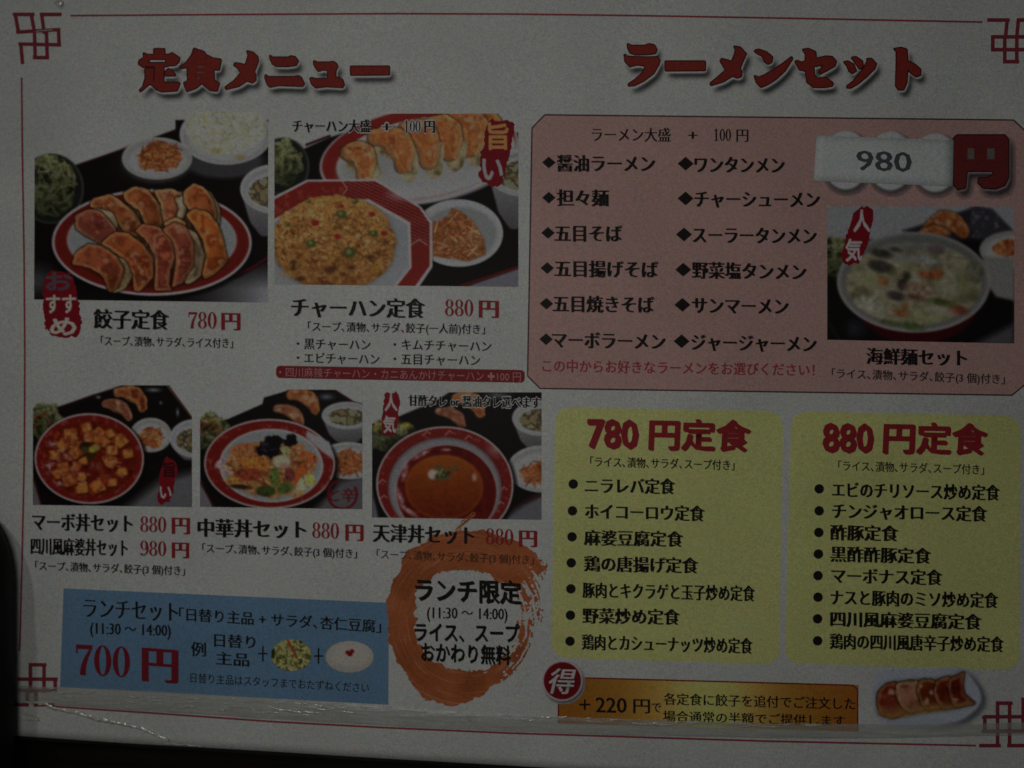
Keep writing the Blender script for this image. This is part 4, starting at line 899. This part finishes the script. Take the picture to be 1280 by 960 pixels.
p.ell(541, 593, 6, 6, (116, 104, 100), soft=4); p.ell(593, 596, 3, 5, (118, 84, 70), soft=3)
for x, y, a, b in ((552, 588, 5, 5), (550, 596, 7, 5), (556, 592, 6, 5), (568, 585, 6, 2.5), (547, 584, 3, 3), (558, 596, 5, 3)): p.ell(x, y, a, b, (66, 64, 34), soft=3)
p.strands(553, 592, 9, 6, [(96, 94, 56), (40, 40, 22)], 22, 1.5, 4, None, .8, 70)
ph5 = p.build('food_photo', menu, .08, 'printed photo of orange omelette rice bowl', warp=lambda X, Y: (X + 0 * Y, Y + (X - 570) * .014 * np.clip((Y - 500) / 130, 0, 1) + .3), blur=.6)
# --- picture 6: seafood noodles
p = Pic(1034, 258, 1268, 427, bg=(90, 92, 90))
p.poly([(1128, 288), (1150, 282), (1220, 258), (1240, 262), (1268, 290), (1268, 300), (1220, 306), (1170, 300)], (40, 38, 40), 4)
p.gyoza((1158, 290), (1185, 262), (1204, 290), 13, None, 300, base=(104, 54, 24)); p.gyoza((1150, 292), (1165, 284), (1185, 292), 6, None, 305)
p.poly([(1215, 260), (1240, 262), (1262, 288), (1225, 300), (1212, 285)], (48, 46, 50), 6); p.put(np.clip((fbm(p.X, p.Y, 6, 2) - .6) * 5, 0, 1) * p.poly_m([(1212, 262), (1245, 266), (1262, 290), (1212, 300)], 4) * .6, (86, 88, 92))
p.poly([(1034, 300), (1034, 430), (1268, 430), (1268, 305), (1225, 300)], (24, 21, 22), 5)
bowl(p, 1268, 312, 44, 24, 0, (88, 88, 84)); carrots(p, 1258, 310, 16, 9, 83); p.poly([(1228, 320), (1268, 322), (1268, 375), (1245, 370), (1230, 350)], (86, 86, 80), 4)
p.poly([(1215, 430), (1268, 402), (1268, 430)], (64, 62, 62), 10); p.put(np.clip(1 - np.hypot((p.X - 1068) / 20, (p.Y - 412) / 16), 0, 1) * .6, (54, 56, 64)); p.line([(1034, 402), (1050, 428)], 3, (58, 44, 44))
greens(p, 1044, 322, 20, 26, 84, False); p.put((p.X < 1060) * (p.Y > 345) * .6, (20, 24, 18))
p.ell(1145, 374, 78, 56, (58, 18, 20), soft=3); p.ell(1142, 353, 96, 63, (96, 94, 88)); p.ell(1142, 352, 92, 60, (72, 74, 68), soft=6); m = np.clip(p.ell_d(1142, 355, 88, 54) / 4, 0, 1)
p.texture(m, [(72, 70, 48), (90, 86, 62), (96, 92, 74), (82, 80, 52), (98, 94, 78)], 24, 86); p.strands(1142, 358, 82, 46, [(98, 96, 72), (82, 84, 50), (102, 100, 84), (74, 76, 44)], 170, 3.4, 17, m, .26, 87)
for x, y, a, b, c in ((1090, 388, 26, 12, (102, 102, 88)), (1185, 362, 26, 12, (98, 98, 80)), (1130, 322, 34, 8, (84, 88, 84)), (1160, 398, 26, 8, (92, 96, 62)), (1085, 350, 18, 10, (94, 94, 60)), (1205, 350, 14, 20, (78, 82, 50)), (1175, 385, 22, 8, (100, 100, 86)), (1120, 366, 22, 10, (98, 94, 72))):
    p.put(m * np.clip(1.2 - np.hypot((p.X - x) / a, (p.Y - y) / b), 0, 1) * (.4 + .5 * fbm(p.X, p.Y, 6, int(x))), c)
p.put(m * np.clip((318 - p.Y) / 12, 0, 1) * .8, (80, 82, 78))
for x, y, a, b, c in ((1102, 317, 14, 6, (40, 40, 34)), (1100, 333, 15, 8, (44, 42, 38)), (1119, 312, 8, 3, (44, 44, 38)), (1128, 356, 7, 8, (46, 36, 38)), (1120, 370, 12, 6, (48, 38, 42)), (1133, 345, 5, 6, (46, 42, 36)), (1170, 312, 12, 6, (70, 58, 58)), (1218, 340, 12, 14, (70, 70, 56)), (1160, 344, 14, 5, (112, 56, 28)), (1172, 341, 8, 5, (112, 52, 24)), (1104, 352, 8, 6, (104, 66, 34)), (1126, 392, 10, 4, (112, 58, 28)), (1132, 384, 4, 7, (108, 66, 38)), (1199, 387, 13, 6, (100, 46, 30)), (1148, 362, 20, 9, (96, 78, 60)), (1145, 372, 12, 4, (70, 48, 38)), (1178, 378, 18, 5, (56, 66, 28)), (1140, 408, 16, 5, (56, 72, 34)), (1112, 404, 12, 4, (58, 64, 34)), (1085, 380, 18, 9, (100, 100, 86)), (1160, 325, 18, 6, (86, 88, 84))):
    mm = np.clip(p.ell_d(x, y, a, b, 12) / 4 + .4, 0, 1) * .8; c = np.array(c, float); p.texture(mm, [c * .85, c, c * 1.15], 5, int(x))
ph6 = p.build('food_photo', pink, .10, 'printed photo of seafood noodle bowl', warp=lambda X, Y: (X + 0 * Y, Y + (X - 1150) * .02 * np.clip((Y - 300) / 130, 0, 1)), blur=1.1)
# --- picture 7: dumplings at the lower right
p = Pic(1084, 832, 1242, 920, bg=(101, 103, 96))
d1 = p.poly_m(outline_pts([(1092, 842), (1205, 838), (1222, 850), (1236, 880), (1210, 905), (1150, 915), (1100, 912), (1088, 880)], 16), 4); sh = np.clip(blur2(d1, 3) * 1.5, 0, 1)
p.put(sh * .7 * np.clip((p.X - 1150) / 60, 0, 1), (54, 58, 62)); m = p.poly_m(outline_pts([(1092, 838), (1200, 834), (1216, 846), (1231, 876), (1206, 900), (1150, 911), (1100, 908), (1088, 880)], 16), 3); p.put(m, (96, 100, 102)); p.put(m * np.clip((p.Y - 895) / 20, 0, 1) * .5, (84, 88, 92))
gp = [(1097, 893), (1096, 864), (1110, 853), (1145, 850), (1180, 848), (1204, 840), (1203, 858), (1206, 870), (1219, 880), (1190, 887), (1150, 892), (1112, 899)]
gm = p.poly_m(outline_pts(gp, 3), 2); p.put(blur2(gm, 2.5) * .6, (46, 44, 36)); p.texture(gm, [(104, 80, 38), (92, 66, 30)], 8, 91)
Gs = lambda *q: [(1075 + x / 6.2, 812 + y / 6.2) for x, y in q]
for k, (pl, bs, dk, rm) in enumerate([
    (Gs((140, 330), (200, 265), (280, 248), (300, 340), (370, 470), (300, 520), (240, 530), (165, 510), (130, 430)), (104, 40, 26), (92, 26, 20), (112, 66, 38)),
    (Gs((280, 262), (380, 240), (455, 240), (480, 340), (540, 460), (380, 492), (310, 430), (275, 340)), (110, 76, 56), (100, 52, 34), (118, 92, 58)),
    (Gs((450, 250), (480, 232), (560, 232), (605, 260), (610, 340), (680, 450), (520, 476), (470, 420), (440, 330)), (100, 42, 20), (88, 30, 16), (112, 80, 44)),
    (Gs((590, 245), (640, 215), (700, 205), (705, 300), (765, 400), (800, 440), (640, 462), (590, 400), (568, 320)), (92, 32, 18), (82, 24, 14), (114, 74, 46)),
    (Gs((690, 230), (770, 192), (812, 168), (795, 280), (815, 350), (898, 418), (740, 450), (705, 400), (682, 320)), (88, 28, 16), (78, 20, 12), (112, 66, 42))]):
    p.dumpling(pl, bs, dk, rm, 900 + 7 * k, (.2, .6), .8)
p.put(gm * np.clip((p.Y - 880 + (p.X - 1100) * .08) / 8, 0, 1) * .55, (106, 80, 38))
p.A = ((m > .03) | (sh * np.clip((p.X - 1150) / 60, 0, 1) > .05) | (gm > .1)).astype(float)
ph7 = p.build('food_photo', menu, .14, 'small printed photo of pan-fried dumplings at bottom right', blur=.7)
# --- two small round pictures in the blue panel
p = Pic(337, 796, 391, 842, bg=(53, 71, 83)); m = p.ell(364, 819, 25.5, 20, (60, 62, 30)); p.texture(m, [(40, 44, 20), (92, 92, 50), (106, 104, 66), (62, 66, 30)], 7, 95); p.strands(364, 820, 20, 15, [(108, 106, 62), (96, 94, 50), (60, 64, 28)], 60, 1.8, 8, m, .6, 96); p.line([(360, 801), (366, 812), (371, 822)], 3, (116, 52, 24)); p.A = (p.ell_d(364, 819, 26, 20.5) > 0).astype(float)
p.build('food_photo', blue, .10, 'round printed photo of salad')
p = Pic(405, 798, 470, 844, bg=(53, 71, 83)); m = p.ell(437, 821, 30.5, 20, (98, 96, 86)); p.ell(437, 818, 26, 15, (102, 100, 90), soft=5); p.ell(434.5, 815.5, 3, 2.6, (112, 28, 24)); p.ell(440, 814, 3, 2.6, (112, 28, 24)); p.ell(437.5, 817.5, 3.4, 3, (104, 24, 22)); p.A = (p.ell_d(437, 821, 31, 20.5) > 0).astype(float)
p.build('food_photo', blue, .10, 'round printed photo of white almond jelly with red berry')

# --- caption lettering printed over the pictures
HL = dict(halo=True)
text('note', 'チャーハン大盛', 366, 463, 157.5, 157.5, 16.5, parent=ph2, style=MINB, layer=.26, **HL); text('note', '+', 478, 489, 158, 158, 18, parent=ph2, style=MIN, layer=.26, **HL)
text('note', '円', 531, 543, 158, 158, 16.5, parent=ph2, style=MINB, layer=.26, **HL)
for dx, dy in ((-1.2, 0), (1.2, 0), (0, 1.2), (0, -1.2)): number('lettering_halo', '100', 505 + dx, 526 + dx, 158 + dy, 158 + dy, 15, WHITEINK, ph2, .20 + .008 * (dx + 2 * dy + 3))
number('price', '100', 505, 526, 158, 158, 15, BLACK, ph2, .26)
text('note', '甘酢タレ or 醤油タレ選べます', 511, 675, 500.5, 503.5, 14.5, parent=ph5, style=MINB, layer=.26, **HL)

# ---- red hand-cut stamps
def stamp(x0, y0, x1, y1, lean, chars, parent, label, seed, cut_c=(104, 102, 96), top_c=None, taper=0.0, rough=2.2):
    """red brush stamp, leaning, with characters stacked in it"""
    pc = Pic(x0 - 6, y0 - 6, x1 + 6, y1 + 6, .8); cx = (x0 + x1) / 2; cy = (y0 + y1) / 2; hw = (x1 - x0) / 2 - abs(lean) / 2; hh = (y1 - y0) / 2
    v = (pc.Y - cy) / hh; xc = cx - v * lean / 2; wd = hw * (1 + taper * v)
    d = 1 - (np.abs((pc.X - xc) / wd) ** 3.2 + np.abs(v) ** 4.5) ** (1 / 3.2); d = d * wd + (fbm(pc.X, pc.Y, 7, seed) - .5) * rough * 2
    pc.C[:] = (108, 20, 26); n = len(chars)
    for k, ch in enumerate(chars):
        if not ch: continue
        yc = y0 + hh * 2 * (k + .5) / n; vx = (yc - cy) / hh; xk = cx - vx * lean / 2; w2 = hw * .70; cc = top_c if (k == 0 and top_c) else cut_c
        if len(ch) == 2: w2 = hw * .82
        pc.glyph(ch, xk - w2, xk + w2, yc, yc, min(2 * hh / n * .86, hw * 1.9), cc, circ(.03, 6))
    pc.A = (d > 0).astype(float)
    return pc.build('stamp', parent, .16, label, blur=.35)
stamp(595, 150, 644, 231, 14, ['旨', 'い'], ph2, 'red stamp over the fried rice photo', 401, (96, 96, 92), (120, 84, 44), -.08, 3.5)
stamp(195, 573, 224, 629, 9, ['旨', 'い'], ph3, 'small red stamp over the tofu bowl photo', 402, (98, 98, 94), (52, 18, 20), -.02, 3)
stamp(475, 490, 501, 544, 4, ['人', '気'], ph5, 'red stamp reading 人気 over omelette photo', 403)
stamp(1048, 258, 1097, 331, 20, ['人', '気'], ph6, 'red stamp reading 人気 over noodle photo', 404)
stamp(50, 338, 103, 422, -8, ['お', 'すす', 'め'], ph1, 'red stamp reading おすすめ below dumpling photo', 405, (104, 104, 92), (66, 56, 62), .12, 3)

# ---- orange brushed ring
pc = Pic(478, 636, 688, 892, .8); cx, cy = 583, 775
dx = pc.X - cx; dy = pc.Y - cy; th = np.degrees(np.arctan2(-dy, dx)) % 360; r = np.hypot(dx, dy)
# angle (ccw from right), outer and inner radius of the brush stroke
T = [0, 20, 35, 50, 70, 90, 110, 130, 150, 180, 205, 225, 240, 260, 275, 290, 310, 330, 345, 360]
RO = [94, 97, 122, 118, 112, 112, 112, 112, 103, 97, 100, 105, 112, 110, 102, 88, 90, 92, 92, 94]
RI = [64, 70, 72, 62, 60, 60, 64, 70, 70, 62, 66, 66, 62, 64, 64, 66, 66, 64, 62, 64]
ro = np.interp(th, T, RO) + (fbm(th * 1.1, r * .2, 9, 21) - .5) * 9; ri = np.interp(th, T, RI) + (fbm(th * 1.2, r * .2, 8, 22) - .5) * 10
ro += (fbm(pc.X, pc.Y, 5, 26) - .5) * 5; ri += (fbm(pc.X, pc.Y, 5, 27) - .5) * 5
m = ((r < ro) & (r > ri)).astype(float)
dry = np.interp(th, [0, 30, 50, 250, 290, 330, 360], [.62, .55, .12, .06, .20, .62, .62])        # dry brush on the right flank
st_ = fbm(r * 1.0, th * .16 + 0 * r, 3.0, 23, 2) * .6 + fbm(pc.X, pc.Y, 4, 24, 2) * .4
st_ = fbm(r * 1.0 + 3 * fbm(pc.X, pc.Y, 14, 40), th * .10, 1.9, 23, 2) * .62 + fbm(pc.X, pc.Y, 3, 24, 2) * .38
edge_ = np.clip(1 - np.minimum(ro - r, r - ri) / 9, 0, 1)
m *= (st_ > dry * .80 - .02 + edge_ * .12)
d, _ = pc.line_d([(592, 643), (578, 655), (566, 672), (556, 690)]); m = np.maximum(m, (d < 3.6 * (fbm(pc.X, pc.Y, 4, 25) + .35)).astype(float) * ((pc.X * .8 + pc.Y) % 5 > 1.0))
d, _ = pc.line_d([(486, 752), (494, 738), (506, 720)]); m = np.maximum(m, (d < 4).astype(float))
pc.C[:] = (110, 57, 29); pc.texture(np.ones(pc.X.shape), [(104, 53, 26), (110, 57, 29), (114, 62, 34)], 30, 31, .9); pc.put(np.clip((fbm(r * 1.6 + 4 * fbm(pc.X, pc.Y, 20, 41), th * .08, 2.2, 33) - .60) * 6, 0, 1) * .45, (118, 84, 62))
pc.A = m; ringo = pc.build('brush_ring', menu, .10, 'orange brushed ring round the lunch-hours note')
text('note', 'ランチ限定', 520, 651, 737, 741, 29, parent=ringo, style=nib(.05, .02, -35)); text('note', '(11:30 ～ 14:00)', 534, 634, 765, 767, 19, parent=ringo, style=MIN)
text('note', 'ライス、スープ', 519, 649, 790, 792, 24, parent=ringo, style=nib(.045, .02, -35)); text('note', 'おかわり無料', 527, 638, 815, 819.5, 24, parent=ringo, style=nib(.045, .02, -35))

# ================================================================== clear plastic along the lower hem
def film_material(name, transp, c, rough, rscale=(90, 900, 90), bump=.6):
    m = bpy.data.materials.new(name); m.use_nodes = True; nt = m.node_tree; b = nt.nodes['Principled BSDF']; out = nt.nodes['Material Output']
    g = nt.nodes.new('ShaderNodeNewGeometry'); mp = nt.nodes.new('ShaderNodeMapping'); mp.inputs['Scale'].default_value = rscale; mp.inputs['Rotation'].default_value = (0, 0, .05)
    n = nt.nodes.new('ShaderNodeTexNoise'); n.inputs['Scale'].default_value = 1; n.inputs['Detail'].default_value = 4
    nt.links.new(g.outputs['Position'], mp.inputs[0]); nt.links.new(mp.outputs[0], n.inputs['Vector'])
    bp = nt.nodes.new('ShaderNodeBump'); bp.inputs['Strength'].default_value = bump; bp.inputs['Distance'].default_value = .0006
    nt.links.new(n.outputs['Fac'], bp.inputs['Height']); nt.links.new(bp.outputs[0], b.inputs['Normal'])
    b.inputs['Base Color'].default_value = (*c, 1); b.inputs['Roughness'].default_value = rough; b.inputs['Specular IOR Level'].default_value = .8
    t = nt.nodes.new('ShaderNodeBsdfTransparent'); mx = nt.nodes.new('ShaderNodeMixShader')
    mr = nt.nodes.new('ShaderNodeMapRange'); mr.inputs['From Min'].default_value = .35; mr.inputs['From Max'].default_value = .65; mr.inputs['To Min'].default_value = transp + .12; mr.inputs['To Max'].default_value = transp - .12
    nt.links.new(n.outputs['Fac'], mr.inputs[0]); nt.links.new(mr.outputs[0], mx.inputs[0]); nt.links.new(b.outputs[0], mx.inputs[1]); nt.links.new(t.outputs[0], mx.inputs[2]); nt.links.new(mx.outputs[0], out.inputs[0])
    return m
HEM = film_material('hem_film', .60, (.60, .60, .56), .24)
hem_top = lambda x: np.interp(x, [-30, 40, 160, 320, 480, 640, 800, 960, 1120, 1300], [853, 857, 862, 871, 882, 893, 899, 903, 905, 903])
hem_bot = lambda x: np.interp(x, [-30, 60, 200, 340, 480, 640, 800, 960, 1120, 1300], [874, 880, 889, 898.5, 906.5, 914, 919, 922, 922, 918])
xs = np.arange(-20, 1330, 2.5); nv = 15; U, V = np.meshgrid(xs, np.linspace(0, 1, nv))
wb = (fbm(U, V * 0, 26, 51) - .5) * 3
Y = hem_top(U) + wb * (1 - V) + V * (hem_bot(U) - hem_top(U) + (fbm(U, V * 0, 40, 52) - .5) * 2)
prof = np.sin(np.clip(V, 0, 1) * math.pi) ** .7 * (1.0 + .5 * (fbm(U, V * 20, 22, 53) - .5)) + .35 * np.abs(fbm(U, V * 46, 9, 54, 2) - .5) * np.sin(V * math.pi)
q = P(U, Y, .0); q[..., 2] += .0005 + prof * (.0006 + .0004 * smooth(560, 300, U)) * (smooth(20, 90, U) * (1 - .6 * smooth(1000, 1250, U))); q = q.reshape(-1, 3); nx = len(xs)
i = np.arange(nv - 1)[:, None] * nx + np.arange(nx - 1)[None, :]; f = np.stack([i, i + nx, i + nx + 1, i + 1], -1).reshape(-1, 4)
hem = make_mesh('sleeve_hem', q, f, HEM, menu, smooth_shade=True); hem['label'] = 'clear wrinkled plastic hem along the bottom of the sleeve'

def ridge(name, path, wd, hg, mat, parent, seed=1, jit=.7, lift=1.5):
    pth = subdiv(path, 2.2); r_ = np.random.default_rng(seed); j = blur2(r_.normal(size=(len(pth), 2)), .8) * jit
    pth = pth + j; n = len(pth); t = np.gradient(pth, axis=0); t /= np.linalg.norm(t, axis=1, keepdims=True); nn = np.stack([-t[:, 1], t[:, 0]], 1)
    env = np.sin(np.linspace(0.05, .95, n) * math.pi) ** .4 * (0.65 + .7 * r_.random(n)); V = []
    for o, hh in ((1, 0), (.12, 1), (-.12, 1), (-1, 0)):
        q_ = pth + nn * (o * wd * env)[:, None]; z = P(q_[:, 0], q_[:, 1], lift); z[:, 2] += hh * .55 * wd * .31e-3 * env * (1 + .45 * r_.normal(size=n)); V.append(z)
    V = np.concatenate(V); i = np.arange(3)[:, None] * n + np.arange(n - 1)[None, :]; f = np.stack([i, i + 1, i + n + 1, i + n], -1).reshape(-1, 4)
    if mat is None: return V, f
    return make_mesh(name, V, f, mat, parent)
CRM = bpy.data.materials.new('crease_plastic'); CRM.use_nodes = True; cb = CRM.node_tree.nodes['Principled BSDF']; cb.inputs['Base Color'].default_value = (.75, .74, .68, 1); cb.inputs['Roughness'].default_value = .22; cb.inputs['Specular IOR Level'].default_value = 1.0
cb.inputs['Coat Weight'].default_value = 1; cb.inputs['Coat Roughness'].default_value = .2; cb.inputs['Coat IOR'].default_value = 2.0
nz = CRM.node_tree.nodes.new('ShaderNodeTexNoise'); nz.inputs['Scale'].default_value = 700; bb = CRM.node_tree.nodes.new('ShaderNodeBump'); bb.inputs['Strength'].default_value = .5; bb.inputs['Distance'].default_value = .0003
CRM.node_tree.links.new(nz.outputs['Fac'], bb.inputs['Height']); CRM.node_tree.links.new(bb.outputs[0], cb.inputs['Normal'])
ridge('film_crease', [(30, 878), (55, 879), (66, 885), (100, 892), (118, 899), (150, 904), (178, 911), (192, 918), (210, 925)], 2.1, .7, CRM, menu, 3).__setitem__('label', 'bright ragged crease in the plastic near the lower left corner')
ridge('film_crease', [(48, 881), (56, 879), (64, 883), (58, 885)], 1.3, .35, CRM, menu, 4)
ridge('film_crease', [(26, 892), (38, 894), (48, 900), (30, 901)], .7, .15, CRM, menu, 5)
ridge('film_crease', [(205, 929), (230, 931), (254, 933)], .9, .25, CRM, menu, 6)
ridge('film_crease', [(64, 865), (84, 866), (110, 867)], .9, .25, CRM, menu, 7)
ridge('film_crease', [(338, 884), (352, 887), (372, 890), (392, 891), (404, 892)], 1.3, .4, CRM, menu, 8)
ridge('film_crease', [(786, 903), (806, 905), (825, 906), (848, 905)], 1.1, .4, CRM, menu, 9)
ridge('film_crease', [(912, 903), (924, 904), (938, 904)], 1.0, .4, CRM, menu, 12)
ridge('film_crease', [(1000, 905), (1012, 906), (1024, 906)], .9, .3, CRM, menu, 13)
ridge('film_crease', [(583, 894), (585, 899), (588, 902)], 1.4, .6, CRM, menu, 14)
ridge('film_crease', [(816, 905), (820, 905), (823, 905)], 2.2, .9, CRM, menu, 15)
ridge('film_crease', [(68, 2), (73, 4), (78, 1)], 3.2, 1.0, CRM, menu, 16)
ridge('film_crease', [(44, 40), (55, 38), (66, 37)], .5, .3, CRM, menu, 17)

# fine wrinkles of the hem, one mesh
r4 = np.random.default_rng(77); V = []; F = []; off = 0
for k in range(95):
    x = r4.choice([r4.uniform(60, 460), r4.uniform(60, 460), r4.uniform(640, 1060)]); L = r4.uniform(5, 26); v = r4.uniform(.12, .8)
    if x > 600: v = r4.uniform(.05, .3)
    y0 = hem_top(x) + v * (hem_bot(x) - hem_top(x)); y1 = hem_top(x + L) + v * (hem_bot(x + L) - hem_top(x + L)) + r4.normal() * .8
    vv, ff = ridge('', [(x, y0), (x + L / 2, (y0 + y1) / 2 + r4.normal() * .5), (x + L, y1)], r4.uniform(.35, .8), 0, None, None, 100 + k, .4, 1.6)
    V.append(vv); F.append(ff + off); off += len(vv)
wr = make_mesh('film_wrinkle', np.concatenate(V), np.concatenate(F), CRM, menu); wr['kind'] = 'stuff'

# ---- dark rounded object that lies over the left edge
def soft_pouch(name, x1, y1, mat):
    """soft bag with bulging sides, standing on the table beside the menu and bulging over its edge"""
    import bmesh
    bm = bmesh.new(); bmesh.ops.create_cube(bm, size=1)
    for v in bm.verts: v.co = (v.co.x * .20 - .10, v.co.y * .26 - .13, v.co.z * .0845 + .0333)
    bmesh.ops.bevel(bm, geom=bm.edges[:], offset=.034, segments=9, profile=.55, affect='EDGES')
    for v in bm.verts: v.co.x += .0015 * math.sin(v.co.y * 70) + .001 * math.sin(v.co.z * 160 + v.co.y * 40)
    me = bpy.data.meshes.new(name); bm.to_mesh(me); bm.free(); me.polygons.foreach_set('use_smooth', np.ones(len(me.polygons), bool)); me.materials.append(mat)
    o = bpy.data.objects.new(name, me); COL.objects.link(o); o.location = (x1, y1, 0); o.rotation_euler = (0, 0, math.radians(1.6)); return o
bk = noise_material('black_fabric', (.0030, .0028, .0026), (.006, .0055, .005), (500, 500, 500), .7, .15)
def proj(q):
    c = (q - CAM_LOC) @ RM; return 640 + FPX * c[:, 0] / -c[:, 2], 480 - FPX * c[:, 1] / -c[:, 2]
ca = soft_pouch('pouch', -.2, -.05, bk); lo = np.array([v.co[:] for v in ca.data.vertices]); cr, sr = math.cos(math.radians(1.6)), math.sin(math.radians(1.6))
lx, ly = -.2, -.05
for _ in range(6):                                        # set it down so that its bulge just covers the sheet's left margin
    wv = np.stack([lo[:, 0] * cr - lo[:, 1] * sr + lx, lo[:, 0] * sr + lo[:, 1] * cr + ly, lo[:, 2]], 1); px_, py_ = proj(wv)
    sel = (py_ > 700) & (py_ < 800); lx += (16 - px_[sel].max()) * .0003; ly += (py_.min() - 620) * .0003
ca.location = (lx, ly, 0)
ca['label'] = 'black soft pouch with rounded corner bulging over the left edge of the menu'; ca['category'] = 'pouch'
